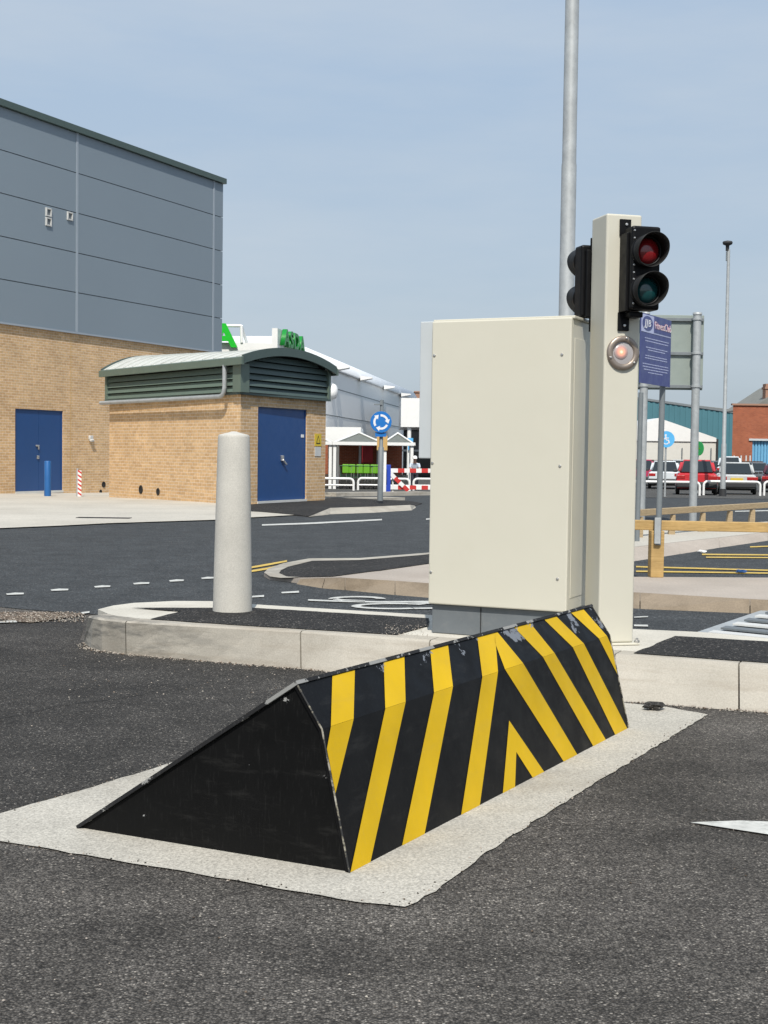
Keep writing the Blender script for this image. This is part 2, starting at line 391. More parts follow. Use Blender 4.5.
k.set(Base_Color=k.mix(1.0, k.ramp(g1, [(0.3, (0.34, 0.215, 0.075)), (0.7, (0.50, 0.335, 0.135))]), k.ramp(k.noise(v, 5, 5), [(0.3, 0.8), (0.7, 1.15)]), 'MULTIPLY'), Roughness=0.75)
M['timber'] = k.m
k = N('grey_timber'); g1 = k.noise(k.co('Object', (3, 3, 30)), 3, 5, 0.6)
k.set(Base_Color=k.ramp(g1, [(0.3, (0.26, 0.19, 0.11)), (0.7, (0.42, 0.32, 0.19))]), Roughness=0.8); M['timber2'] = k.m
M['signback'] = paint('grey_sign_back', (0.25, 0.29, 0.265), 0.5, 0.05)
M['navy'] = paint('navy_sign_face', (0.050, 0.062, 0.20), 0.4, 0.05)
M['signwhite'] = paint('white_sign_face', (0.72, 0.72, 0.74), 0.4, 0.02)
M['lilac'] = paint('lilac_sign_face', (0.45, 0.48, 0.68), 0.4, 0.02)
M['signred'] = paint('red_sign_letter', (0.55, 0.07, 0.08), 0.4, 0.02)
M['signblue'] = paint('blue_sign_face', (0.010, 0.15, 0.47), 0.35, 0.04)
M['lightblue'] = paint('light_blue_sign_face', (0.10, 0.42, 0.75), 0.35, 0.04)
M['signgreen'] = paint('green_sign_face', (0.035, 0.36, 0.10), 0.4, 0.04)
M['asgreen'] = paint('bright_green_letter', (0.008, 0.46, 0.02), 0.4, 0.03)
M['asgreen2'] = paint('deep_green_letter', (0.006, 0.24, 0.03), 0.4, 0.03)
M['whitep'] = paint('white_gloss', (0.78, 0.78, 0.76), 0.35, 0.03)
M['store'] = paint('silver_cladding', (0.80, 0.80, 0.79), 0.4, 0.04, 0.1)
M['storeroof'] = paint('white_roof_edge', (0.72, 0.74, 0.76), 0.35, 0.03)
M['teal'] = paint('teal_cladding', (0.055, 0.165, 0.20), 0.6, 0.08, 0.2)
M['shutter'] = paint('blue_shutter', (0.14, 0.36, 0.55), 0.5, 0.06)
M['slate'] = paint('slate_roof', (0.19, 0.19, 0.17), 0.8, 0.15, 2)
M['brownboard'] = paint('brown_boards', (0.10, 0.06, 0.045), 0.8, 0.15, 2)
M['cream_wall'] = paint('cream_wall', (0.62, 0.61, 0.56), 0.7, 0.04)
M['tyre'] = paint('tyre_rubber', (0.012, 0.012, 0.012), 0.8, 0.1)
M['hub'] = paint('wheel_hub', (0.35, 0.35, 0.36), 0.35, 0.05, 3, 0.7)
M['plate'] = paint('yellow_plate', (0.62, 0.44, 0.05), 0.5, 0.05)
M['bumper'] = paint('grey_bumper', (0.03, 0.031, 0.033), 0.6, 0.05)
M['tail'] = paint('red_tail_lamp', (0.35, 0.015, 0.015), 0.2, 0.05)
M['orange'] = paint('orange_lamp', (0.6, 0.2, 0.02), 0.2, 0.05)
M['lime'] = paint('lime_plastic', (0.13, 0.36, 0.02), 0.4, 0.06)
M['dkgreen'] = paint('dark_green_plastic', (0.02, 0.10, 0.045), 0.5, 0.06)
M['redp'] = paint('red_paint', (0.52, 0.035, 0.03), 0.45, 0.06)
M['redposter'] = paint('red_poster', (0.45, 0.03, 0.04), 0.5, 0.08)
M['blueplastic'] = paint('blue_plastic', (0.02, 0.06, 0.42), 0.45, 0.05)
M['ochre'] = paint('ochre_board', (0.52, 0.33, 0.12), 0.7, 0.08)
M['yellow'] = paint('yellow_sign', (0.65, 0.47, 0.03), 0.5, 0.04)
M['skin'] = paint('skin', (0.5, 0.3, 0.22), 0.6, 0.05)
M['cloth'] = paint('pale_blue_cloth', (0.55, 0.62, 0.72), 0.9, 0.06, 9)
M['trouser'] = paint('dark_cloth', (0.03, 0.03, 0.045), 0.9, 0.06, 9)
M['fadedwhite'] = paint('faded_white', (0.55, 0.55, 0.53), 0.6, 0.08)
k = N('car_glass'); k.set(Base_Color=(0.02, 0.026, 0.03), Roughness=0.06, Specular_IOR_Level=0.6); M['glass'] = k.m
k = N('shelter_sheet'); k.set(Base_Color=(0.20, 0.215, 0.19), Roughness=0.5, Alpha=0.6); M['shelter'] = k.m
def carpaint(name, c):
    k = N(name); k.set(Base_Color=c, Roughness=0.22, Coat_Weight=0.6); return k.m
M['car_red'] = carpaint('red_car_paint', (0.50, 0.025, 0.03)); M['car_white'] = carpaint('white_car_paint', (0.62, 0.66, 0.68))
M['car_silver'] = carpaint('silver_car_paint', (0.48, 0.49, 0.48)); M['car_grey'] = carpaint('grey_car_paint', (0.14, 0.16, 0.18))
M['car_dark'] = carpaint('maroon_car_paint', (0.09, 0.012, 0.02)); M['car_pink'] = carpaint('crimson_car_paint', (0.42, 0.03, 0.09))

# blocker paint: black or yellow, chipped to bare metal towards the top edge, fine scratches
def chipped(name, c, rough, metal_c, amt_lo, amt_hi, zlo, zhi, dust, along=True):
    k = N(name); v = k.co()
    sx = k.n('ShaderNodeSeparateXYZ'); tc = k.n('ShaderNodeTexCoord'); k.l(tc.outputs['Object'], sx.inputs[0])
    mr = k.n('ShaderNodeMapRange'); mr.inputs['From Min'].default_value = zlo; mr.inputs['From Max'].default_value = zhi
    mr.inputs['To Min'].default_value = amt_lo; mr.inputs['To Max'].default_value = amt_hi; k.l(sx.outputs['Z'], mr.inputs['Value'])
    dv = k.n('ShaderNodeVectorMath', operation='DOT_PRODUCT'); k.l(tc.outputs['Object'], dv.inputs[0]); dv.inputs[1].default_value = (0.5, 0.866, 0)
    al = k.n('ShaderNodeMapRange'); al.inputs['From Min'].default_value = -0.9; al.inputs['From Max'].default_value = 0.3; al.inputs['To Min'].default_value = -0.10; al.inputs['To Max'].default_value = 0.02; k.l(dv.outputs['Value'], al.inputs['Value'])
    chip = k.math('GREATER_THAN', k.math('ADD', k.noise(v, 8.5, 9, 0.68), k.math('ADD', mr.outputs[0], al.outputs[0] if along else 0.0)), 0.74)
    scr = k.noise(k.co('Object', (40, 40, 5)), 3.5, 8, 0.7)
    base = k.mix(k.ramp(scr, [(0.55, 0.0), (0.8, dust)]), c, (0.24, 0.24, 0.23))
    base = k.mix(1.0, base, k.ramp(k.noise(v, 2.5, 6), [(0.3, 0.85), (0.7, 1.15)]), 'MULTIPLY')
    sc_ = k.n('ShaderNodeMapping'); sc_.inputs['Rotation'].default_value = (0.5, 0.4, 0.3); sc_.inputs['Scale'].default_value = (2, 2, 9); k.l(v, sc_.inputs[0])
    base = k.mix(k.ramp(k.noise(sc_.outputs[0], 2.2, 9, 0.75), [(0.54, 0.0), (0.76, 0.10)]), base, (0.16, 0.155, 0.145))
    base = k.mix(chip, base, metal_c)
    k.set(Base_Color=base, Roughness=k.ramp(k.noise(v, 9, 6), [(0.3, rough), (0.7, rough + 0.2)]), Specular_IOR_Level=0.14)
    k.bump(k.math('ADD', k.math('MULTIPLY', chip, -0.4), k.math('MULTIPLY', k.noise(v, 30, 5), 0.3)), 0.25, 0.004)
    return k.m
M['bk_black'] = chipped('chipped_black_paint', (0.0055, 0.0055, 0.006), 0.38, (0.17, 0.185, 0.21), -0.05, 0.185, 0.36, 0.52, 0.05)
M['bk_yellow'] = chipped('chipped_yellow_paint', (0.59, 0.375, 0.010), 0.42, (0.26, 0.25, 0.22), -0.1, 0.15, 0.34, 0.52, 0.10)
M['bk_side'] = chipped('scratched_black_paint', (0.0045, 0.0045, 0.0045), 0.45, (0.30, 0.30, 0.29), 0.065, 0.075, 0.0, 0.5, 0.06, False)
k = N('worn_arris'); v = k.co()
k.set(Base_Color=k.ramp(k.noise(v, 22, 8, 0.7), [(0.48, (0.02, 0.02, 0.02)), (0.54, (0.22, 0.20, 0.15)), (0.66, (0.42, 0.40, 0.35))]), Roughness=0.7); M['bk_arris'] = k.m
M['bk_edge'] = chipped('worn_edge_steel', (0.02, 0.02, 0.021), 0.5, (0.26, 0.26, 0.25), 0.13, 0.2, 0.0, 0.5, 0.25, False)

# ------------------------------------------------------------------ ground, roads, pavements
mb = MB()
ys = [-80, GY0, GY1, 2200]; xs = [-1800, -60, 60, 1800]
g = [[mb.bm.verts.new((x, y, gz(y))) for x in xs] for y in ys]
for i in range(3):
    for j in range(3): mb.bm.faces.new((g[i][j], g[i][j + 1], g[i + 1][j + 1], g[i + 1][j]))
struct(mb, 'ground', M['asph'])
E2 = (at(628, 728) - at(350, 872)).normalized()          # along the barrier
E1 = Vector((0.906, -0.4233, 0)).normalized()            # along the kerb
a = at(84, 614)
front = ragged([a - E1 * 45, a + E1 * 45], 0.35, 0.02, 3, closed=False) + [a + E1 * 45]
sheet('road', front + [Vector((60, 47, 0)), Vector((-60, 47, 0))], M['road'], 0.004)
sheet('car_park_surface', [Vector((-70, 46.5, 0)), Vector((90, 44.5, 0)), Vector((160, 170, 0)), Vector((-160, 170, 0))], M['park'], 0.012)
# brown gravel strip where the two surfaces meet
gp_ = px([(-60, 622), (0, 613.5), (30, 613), (60, 613.5), (86, 614.5), (60, 620), (30, 624), (0, 621), (-60, 629)])
sheet('gravel_strip', ragged(gp_, 0.12, 0.02, 5), M['gravelbed'], 0.010)
# concrete yard in front of the buildings
yard = px([(-500, 541), (0, 529.5), (60, 527), (108, 524.5), (215, 521), (252, 518.5), (306, 515.5), (262, 512.5), (247, 507)])
yard += [Vector((-1.2, 34, 0)), Vector((-4, 50, 0)), Vector((-40, 50, 0)), Vector((-40, yard[0].y, 0))]
sheet('yard_pavement', yard, M['paving'], 0.022)
mb = MB()
for (u, v_, x0, y0) in ((90, 519.3, 0.9, 0.25),):
    c = gnd(u + 14, v_); mb.box((c.x, c.y, 0.026), (x0, y0, 0.008), 0.0)
tag(mb.build('manhole_cover', M['dark'], None, Vector((gnd(104, 519.3).x, gnd(104, 519.3).y, 0.022))), 'dark narrow drain cover set in the pale concrete yard', 'drain cover')
# tarmac footway by the hut door with its pale kerb
KH = 0.10
ft = [at(309, 512.3, KH), at(330, 508.2, KH), at(372, 506.9, KH), at(410, 505.2, KH), at(415, 506, 0.02)]
fb = [gnd(306, 515.3), gnd(330, 514.5), gnd(372, 513), gnd(412, 510.5), gnd(416, 508)]
mb = MB()
for i in range(4):
    t0, t1, b0, b1 = ft[i], ft[i + 1], fb[i], fb[i + 1]
    u0 = t0 + Vector((0, 0.15, 0)); u1 = t1 + Vector((0, 0.15, 0))
    sh = (t1 - t0) * 0.002
    lift = 0.012 if i == 0 else KH
    mb.hexa([b0 + sh, b1, Vector((u1.x, u1.y, 0)), Vector((u0.x, u0.y, 0))],
            [Vector((t0.x, t0.y, 0.02 if i == 0 else KH)) + sh, Vector((t1.x, t1.y, t1.z)), Vector((u1.x, u1.y, t1.z)), Vector((u0.x, u0.y, 0.02 if i == 0 else KH))])
struct(mb, 'footway_kerb', M['conc'])
mb = MB()
poly = [gnd(240, 512.0), gnd(262, 513.2), Vector((ft[0].x, ft[0].y + .15, 0.03))] + [p + Vector((0, 0.15, -0.004)) for p in ft[1:]] + [Vector((0.9, 31.5, 0.0)), Vector((0.6, 33.0, 0.0)), Vector((-1.2, 33.5, 0.04)), Vector((-2.9, 28.8, 0.03))]
poly[0].z = poly[1].z = 0.03
mb.hexa([Vector((p.x, p.y, -0.1)) for p in poly], poly); struct(mb, 'hut_footway', M['infill'])

# ------------------------------------------------------------------ near traffic island
KT = 0.2
T = [(89, 615.6), (94, 617), (102, 618.4), (126, 621), (301, 631), (430, 640), (615, 654), (739, 663), (900, 675), (1300, 705)]
B = [(84, 643), (91, 648.5), (102, 651.6), (126, 654.5), (301, 669), (430, 682), (615, 701), (739, 710.5), (900, 723), (1300, 754)]
Tw = [at(a, b, KT) for a, b in T]; Bw = [at(a, b, 0.0) for a, b in B]
inn = Vector((0.42, 0.906, 0)).normalized()
back = [at(a, b, KT) for a, b in [(1300, 672), (768, 638), (702, 631.7), (633, 628.6), (428, 614.5), (262, 604.5), (212, 600.8), (175, 600.6), (134, 602.5), (113, 605.2), (98, 609)]]
Iw = [p + inn * 0.14 for p in Tw]; Iw[0] = Tw[0] + Vector((0.10, 0.10, 0)); Iw[1] = Tw[1] + Vector((0.08, 0.12, 0)); Iw[2] = Tw[2] + Vector((0.06, 0.13, 0))
mb = MB()
core = Iw + back
mb.hexa([Vector((p.x, p.y, -0.05)) for p in core], [Vector((p.x, p.y, KT - 0.002)) for p in core])
tag(mb.build('traffic_island', M['islandtop']), None, None, None, 'structure')
outw = [Vector((-0.9, -0.45, 0)).normalized(), Vector((-0.75, -0.66, 0)).normalized(), Vector((-0.6, -0.8, 0)).normalized()] + [-inn] * 7
segs = [(0, 3), (3, 4), (4, 5), (5, 6), (6, 7), (7, 8), (8, 9)]
mb = MB()
for (i0, i1) in segs:
    idx = list(range(i0, i1 + 1))
    for a_, b_ in zip(idx, idx[1:]):
        e = (Tw[b_] - Tw[a_]).normalized() * (0.004 if True else 0)
        s0 = e if a_ == i0 and i0 else Vector((0, 0, 0)); s1 = e if b_ == i1 else Vector((0, 0, 0))
        ch = 0.010                                  # small chamfer along the top arris
        oa = outw[a_]; ob = outw[b_]
        prof = lambda Bq, Tq, Iq, o, sh: [Vector((Iq.x, Iq.y, -0.05)) + sh, Vector((Bq.x, Bq.y, -0.05)) + sh, Vector((Bq.x, Bq.y, 0.0)) + sh, Tq + o.normalized() * 0.006 + Vector((0, 0, -ch)) + sh, Tq - o.normalized() * ch + sh, Iq + sh]
        r0 = prof(Bw[a_], Tw[a_], Iw[a_], oa, s0); r1 = prof(Bw[b_], Tw[b_], Iw[b_], ob, -s1)
        nn = max(1, int((Tw[b_] - Tw[a_]).length / 0.25)); mb.loft([[p.lerp(q, t / nn) for p, q in zip(r0, r1)] for t in range(nn + 1)], smooth=False)
struct(mb, 'kerb', M['conc'])
def flat(name, pts, z, mat, jag=None, seed=1):
    P_ = [at(a, b, z) for a, b in pts]
    if jag: P_ = ragged(P_, jag[0], jag[1], seed)
    mb = MB(); f = mb.bm.faces.new([mb.bm.verts.new((p.x, p.y, z)) for p in P_])
    bmesh.ops.triangulate(mb.bm, faces=[f]); bmesh.ops.recalc_face_normals(mb.bm, faces=mb.bm.faces[:])
    if sum(q.normal.z for q in mb.bm.faces) < 0: bmesh.ops.reverse_faces(mb.bm, faces=mb.bm.faces[:])
    return tag(mb.build(name, mat, norm=False), None, None, None, 'structure')
flat('island_tarmac', [(131, 607.6), (253, 607.6), (428.7, 618), (428.7, 625.6), (397, 634.6), (240, 625), (150, 619), (181, 611.2)], KT + 0.004, M['infill'], (0.08, 0.006))
flat('island_tarmac', [(633.6, 653), (675, 635.8), (768, 641.3), (1250, 672), (1250, 696), (900, 671), (768, 662.6)], KT + 0.004, M['infill'], (0.08, 0.006), 2)

# ------------------------------------------------------------------ concrete pad round the blocker
pad = [(-160, 868), (0, 816), (80, 792), (161, 767), (250, 741), (340, 712), (500, 690), (640, 709), (708, 715.5), (640, 757), (560, 806), (480, 858), (436, 893), (405, 908.5), (360, 904), (300, 893.5), (200, 876), (100, 859), (0, 842.5), (-160, 816)]
pad = [(-8, 817), (80, 792), (161, 767), (250, 741), (340, 714), (500, 694), (628, 704), (668, 708), (708, 715.5), (640, 757), (560, 806), (480, 858), (436, 893), (405, 908.5), (360, 904), (300, 893.5), (200, 876), (100, 859), (0, 842.5), (-30, 836)]
P_ = ragged([at(a, b) for a, b in pad], 0.05, 0.006, 11)
mb = MB(); f = mb.bm.faces.new([mb.bm.verts.new((p.x, p.y, 0.005)) for p in P_]); bmesh.ops.triangulate(mb.bm, faces=[f])
for q in mb.bm.faces:
    if q.normal.z < 0: q.normal_flip()
tag(mb.build('concrete_pad', M['pad'], norm=False), None, None, None, 'structure')
# darker, newer tarmac in the lane behind the blocker, and a crack in it
lane = [(-400, 930), (-8, 818), (80, 793), (161, 768), (250, 742), (340, 715), (470, 692), (430, 683), (301, 670), (126, 656), (80, 640), (84, 618), (-400, 650)]
sheet('road_patch', ragged([at(a, b) for a, b in lane], 0.2, 0.012, 8), M['asph2'], 0.003)
crk = [(-20, 722), (20, 716), (52, 708), (85, 703), (118, 700), (150, 694)]
cw = [at(a, b) for a, b in crk]; cw = ragged(cw, 0.04, 0.006, 31, closed=False)
sheet('road_crack', [p + Vector((0, 0.0035, 0)) for p in cw] + [p - Vector((0, 0.0035, 0)) for p in cw[::-1]], M['dark'], 0.006)
# ------------------------------------------------------------------ road blocker
P0, P3, Q3 = at(80, 828, 0.005), at(350, 872.5, 0.005), at(628, 728, 0.005)
LV = Q3 - P3
ne = (P3 - P0).cross(Vector((0, 0, 1))).normalized()
P1 = onpl(298, 685, P0, ne); P2 = onpl(322.5, 729, P0, ne)
Q0, Q1, Q2 = P0 + LV, P1 + LV, P2 + LV
root = thing('road_blocker', (P0 + Q3) * 0.5 * Vector((1, 1, 0)).length / math.sqrt(2) if False else Vector(((P0.x + Q3.x) / 2, (P0.y + Q3.y) / 2, 0)), 'raised black wedge road barrier with yellow chevron stripes on a concrete pad', 'road blocker')
nA = (P2 - P1).cross(LV).normalized(); nB = (P3 - P2).cross(LV).normalized()
cen = (P0 + Q3) / 2
if nA.dot(P2 - cen) < 0: nA = -nA
if nB.dot(P3 - cen) < 0: nB = -nB
ln = LV.normalized()
th = 0.012
mb = MB()                                            # folded front plate
lip = 0.004
rp = lambda off: [P1 + off, P2 + off, P3 + off, P3 - nB * th + off, P2 - (nA + nB).normalized() * th + off, P1 - nA * th + off]
mb.loft([rp(-ln * lip), rp(LV + ln * lip)], smooth=False)
fp = mb.build('front_plate', M['bk_black'], root)
# yellow stripes: painted films following both facets of the folded plate
def clampA(p): return onA(p)
def sA(u, v_): return onpl(u, v_, P1, nA)
def sB(u, v_): return onpl(u, v_, P3, nB)
def lerp_edge(p, A, Bv): # slide p along the barrier direction onto the line from A along LV
    t = (p - A).dot(ln); return A + ln * max(0, min(LV.length, t))
stripes = []
def stripe(top, bend, bot):
    """(left, right) picture x at the top edge, at the fold and at the foot"""
    ytop = lambda x: 685 - .266 * (x - 298); yb = lambda x: 729 - .347 * (x - 322.5); yf = lambda x: 872.5 - .518 * (x - 350)
    a0, a1 = [lerp_edge(sA(x, ytop(x)), P1, ln) for x in top]
    b0, b1 = [lerp_edge(sA(x, yb(x)), P2, ln) for x in bend]
    c0, c1 = [lerp_edge(sB(x, yf(x)), P3, ln) for x in bot]
    return a0, a1, b0, b1, c0, c1
film = MB(); o_ = 0.0015
def put(pts, n): film.face([p + n * o_ for p in pts])
for top, bend, bot in [((383.4, 404), (384.4, 404.5), (348.5, 370)), ((430, 447.7), (432.7, 451.4), (401.7, 424.2)),
                       ((477, 494.5), (480.5, 496), (460.8, 479.5)), ((514, 530), (540.5, 552), (593, 605.6)),
                       ((543.9, 556), (570, 581), (615, 627))]:
    a0, a1, b0, b1, c0, c1 = stripe(top, bend, bot)
    put([a0, a1, b1, b0], nA); put([b0, b1, c1, c0], nB)
# first stripe, cut off by the near end
yb = lambda x: 729 - .347 * (x - 322.5)
b0 = lerp_edge(sA(330.5, yb(330.5)), P2, ln); b1 = lerp_edge(sA(353, yb(353)), P2, ln)
a0 = lerp_edge(sA(332, 685 - .266 * 34), P1, ln); a1 = lerp_edge(sA(354.5, 685 - .266 * 56.5), P1, ln)
put([a0, a1, b1, b0], nA)
eL = lambda f_: P2 + (P3 - P2) * f_
put([b0, b1, eL(0.45) + ln * 0.001, eL(0.14) + ln * 0.001], nB)
# right arm of the big chevron: leaves the left arm under the top edge
a0 = sA(494.5, 642.5); a1 = lerp_edge(sA(497, 632), P1, ln); b0 = lerp_edge(sA(503, yb(503)), P2, ln); b1 = lerp_edge(sA(521, yb(521)), P2, ln)
am = lerp_edge(sA(494.5, 632.7), P1, ln)
put([am, a1, b1, b0, a0], nA)
c0 = lerp_edge(sB(563.5, 762), P3, ln); c1 = lerp_edge(sB(577, 755), P3, ln)
put([b0, b1, c1, c0], nB)
# last stripe, cut off by the far end
a0 = lerp_edge(sA(570.5, 612.5), P1, ln); a1 = lerp_edge(sA(583, 609), P1, ln); b0 = lerp_edge(sA(596, yb(596)), P2, ln); b1 = P2 + LV - ln * 0.03
put([a0, a1, b1, b0], nA)
put([b0, b1, eL(0.12) + LV, eL(0.42) + LV], nB)
# small inner chevron
sm = {k_: sB(*v_) for k_, v_ in dict(apex=(508.8, 720.5), l0=(502.5, 793.4), l1=(514.7, 787), n=(516, 752), r0=(532.5, 778), r1=(543.8, 772)).items()}
for k_ in ('l0', 'l1', 'r0', 'r1'): sm[k_] = lerp_edge(sm[k_], P3, ln)
put([sm['apex'], sm['n'], sm['l1'], sm['l0']], nB); put([sm['apex'], sm['r1'], sm['r0'], sm['n']], nB)
st = film.build('chevron_stripes', M['bk_yellow'], fp, norm=False)
for pl in st.data.polygons:
    pass
bm_ = bmesh.new(); bm_.from_mesh(st.data)
for f in bm_.faces:
    if f.normal.dot(nA + nB) < 0: f.normal_flip()
bm_.to_mesh(st.data); bm_.free()
# end plates, ramp plate and its lip
for nm, off, sgn in (('side_plate', Vector((0, 0, 0)), 1), ('side_plate', LV, -1)):
    mb = MB(); i_ = ln * 0.004 * sgn
    q = [P0 + off + i_, P1 + off + i_ - nA * th, P2 + off + i_ - (nA + nB).normalized() * th, P3 + off + i_ - nB * th]
    mb.prism(q, ln * 0.012 * sgn); mb.build(nm, M['bk_side'], root)
nR = (P1 - P0).cross(LV).normalized()
if nR.z < 0: nR = -nR
mb = MB(); tr = (P1 - P0).normalized()
q = [P0 + nR * 0.001 - tr * 0.004, P1 + nR * 0.001 + tr * 0.006, P1 + nR * 0.012 + tr * 0.006, P0 + nR * 0.012 - tr * 0.004]
mb.prism([p - ln * 0.008 for p in q], LV + ln * 0.016); mb.build('ramp_plate', M['bk_edge'], root)
for off, sg in ((Vector((0, 0, 0)), -1), (LV, 1)):       # worn arris where the front plate meets each end
    mb = MB(); o1 = ln * (0.0045 * sg)
    mb.path([P1 + off + o1 + nA * 0.001, P2 + off + o1 + (nA + nB).normalized() * 0.001, P3 + off + o1 + nB * 0.001], 0.003, 6)
    mb.build('worn_edge', M['bk_arris'], root)
# ------------------------------------------------------------------ concrete bollard on the island
c = at(232.5, 611, KT); c.z = KT + 0.004
s = c.y / F
mb = MB(); hb = (611 - 431.5) * s
mb.lathe((0, 0, 0), [(19.8 * s, 0.0), (19.4 * s, hb * .08), (18.2 * s, hb * .4), (16.4 * s, hb * .85), (15.75 * s, hb * 0.966), (15.55 * s, hb * .974), (15.0 * s, hb * .98)], seg=40, capt=False); mb.lathe((0, 0, 0), [(15.0 * s, hb * .98), (13 * s, hb * 0.9835), (7 * s, hb * .991), (2.5 * s, hb * 0.999), (0.4 * s, hb)], seg=40, capb=False)
o = mb.build('bollard', M['bollard'], None, Vector((0, 0, 0))); o.location = c
tag(o, 'tapered pale concrete bollard standing on the near traffic island', 'bollard')

# ------------------------------------------------------------------ control cabinet
cl = at(427.6, 633, KT)
er = E1.copy(); eb = Vector((-E1.y, E1.x, 0))
nf = eb
cr = onpl(566.5, 600, cl, nf); wid = (cr - cl).dot(er)
zt = onpl(432.5, 320, cl, nf).z
zp = onpl(429.5, 604, cl, nf).z
# depth from the picture: far edge of the right side
nside = er; pr = cl + er * wid
dpt = (onpl(587.5, 560, pr, nside) - pr).dot(eb)
dpt = max(0.35, min(0.75, dpt))
root = thing('control_cabinet', cl + er * wid / 2 + eb * dpt / 2, 'large cream metal cabinet on a grey plinth behind the striped wedge barrier', 'cabinet')
root.location.z = KT
def cb(x0, x1, y0, y1, z0, z1, bev=0.0):
    mb = MB(); ctr = cl + er * (x0 + x1) / 2 + eb * (y0 + y1) / 2; ctr.z = (z0 + z1) / 2
    mb.box(ctr, (x1 - x0, y1 - y0, z1 - z0), math.atan2(er.y, er.x), 0, bev); return mb
cb(0.012, wid - 0.012, 0.03, dpt - 0.03, KT, zp, 0.004).build('plinth', M['plinth'], root)
mbp = cb(0.30, 0.304, 0.026, 0.032, KT + 0.01, zp - 0.005); mbp.build('plinth_joint', M['dark'], root)
cb(0.006, wid - 0.004, 0.034, dpt, zp + 0.004, zt - 0.012, 0.006).build('body', M['cream2'], root)
dp_ = cb(0.0, wid, 0.0, 0.03, zp + 0.002, zt - 0.008, 0.007).build('door_panel', M['cream'], root)
cb(wid - 0.006, wid - 0.0015, 0.07, dpt - 0.012, zp + 0.07, zt - 0.11, 0.002).build('side_panel', M['cream2'], root)
cb(-0.006, wid + 0.008, 0.031, dpt + 0.012, zt - 0.012, zt + 0.004, 0.004).build('top_cover', M['cream2'], root)
for u, v_ in ((434.5, 355.5), (562, 354.5), (432.5, 463), (560, 466), (431, 572), (557.5, 579), (498, 343)):
    if u == 498: continue
    p = onpl(u, v_, cl, nf); mb = MB(); mb.lathe(p, [(0.008, -0.002), (0.008, 0.003), (0.005, 0.0055)], -nf, 12); mb.build('screw', M['steel'], dp_)
# grey side housing on the left flank
zs = onpl(421, 463, cl + eb * 0.2, nf).z
sw = (at(0, 0, 0).x * 0) + 0.088
cb(-sw, -0.008, 0.04, dpt - 0.05, 1.2 - 6.0 * cl.y / F, zt - 0.003, 0.005).build('side_housing', M['palegrey'], root)

# ------------------------------------------------------------------ signal post
fr = Vector((0.968, 0.2504, 0)).normalized(); fd = Vector((-fr.y, fr.x, 0))
pc = at(598.2, 645.5, KT)                     # near front-left foot
pw = (onpl(633, 645, pc, fd) - pc).dot(fr)
pd_ = pw * 0.98
pt = onpl(606.2, 213, pc, fd).z
root = thing('signal_post', pc + fr * pw / 2 + fd * pd_ / 2, 'tall square cream post carrying black traffic lights beside the cabinet', 'traffic light')
root.location.z = KT
def pb(x0, x1, y0, y1, z0, z1, bev=0.0, seg=2):
    mb = MB(); ctr = pc + fr * (x0 + x1) / 2 + fd * (y0 + y1) / 2; ctr.z = (z0 + z1) / 2
    mb.box(ctr, (x1 - x0, y1 - y0, z1 - z0), math.atan2(fr.y, fr.x), 0, bev, None, seg); return mb
pb(0, pw, 0, pd_, KT + 0.012, pt, 0.010, 3).build('post', M['cream2'], root)
pb(-0.02, pw + 0.03, -0.02, pd_ + 0.02, KT, KT + 0.0115, 0.003).build('base_plate', M['cream2'], root)
for sx_ in (-0.008, pw + 0.018):
    p = pc + fr * sx_ - fd * 0.008; mb = MB(); mb.lathe((p.x, p.y, KT + 0.0118), [(0.014, 0), (0.014, 0.012), (0.007, 0.013), (0.007, 0.024)], (0, 0, 1), 6, smooth=False); mb.build('anchor_bolt', M['steel'], root)
def zat(u, v_, y): return onpl(u, v_, pc + fd * y, fd).z
def xat(u, v_, y): return (onpl(u, v_, pc + fd * y, fd) - pc).dot(fr)
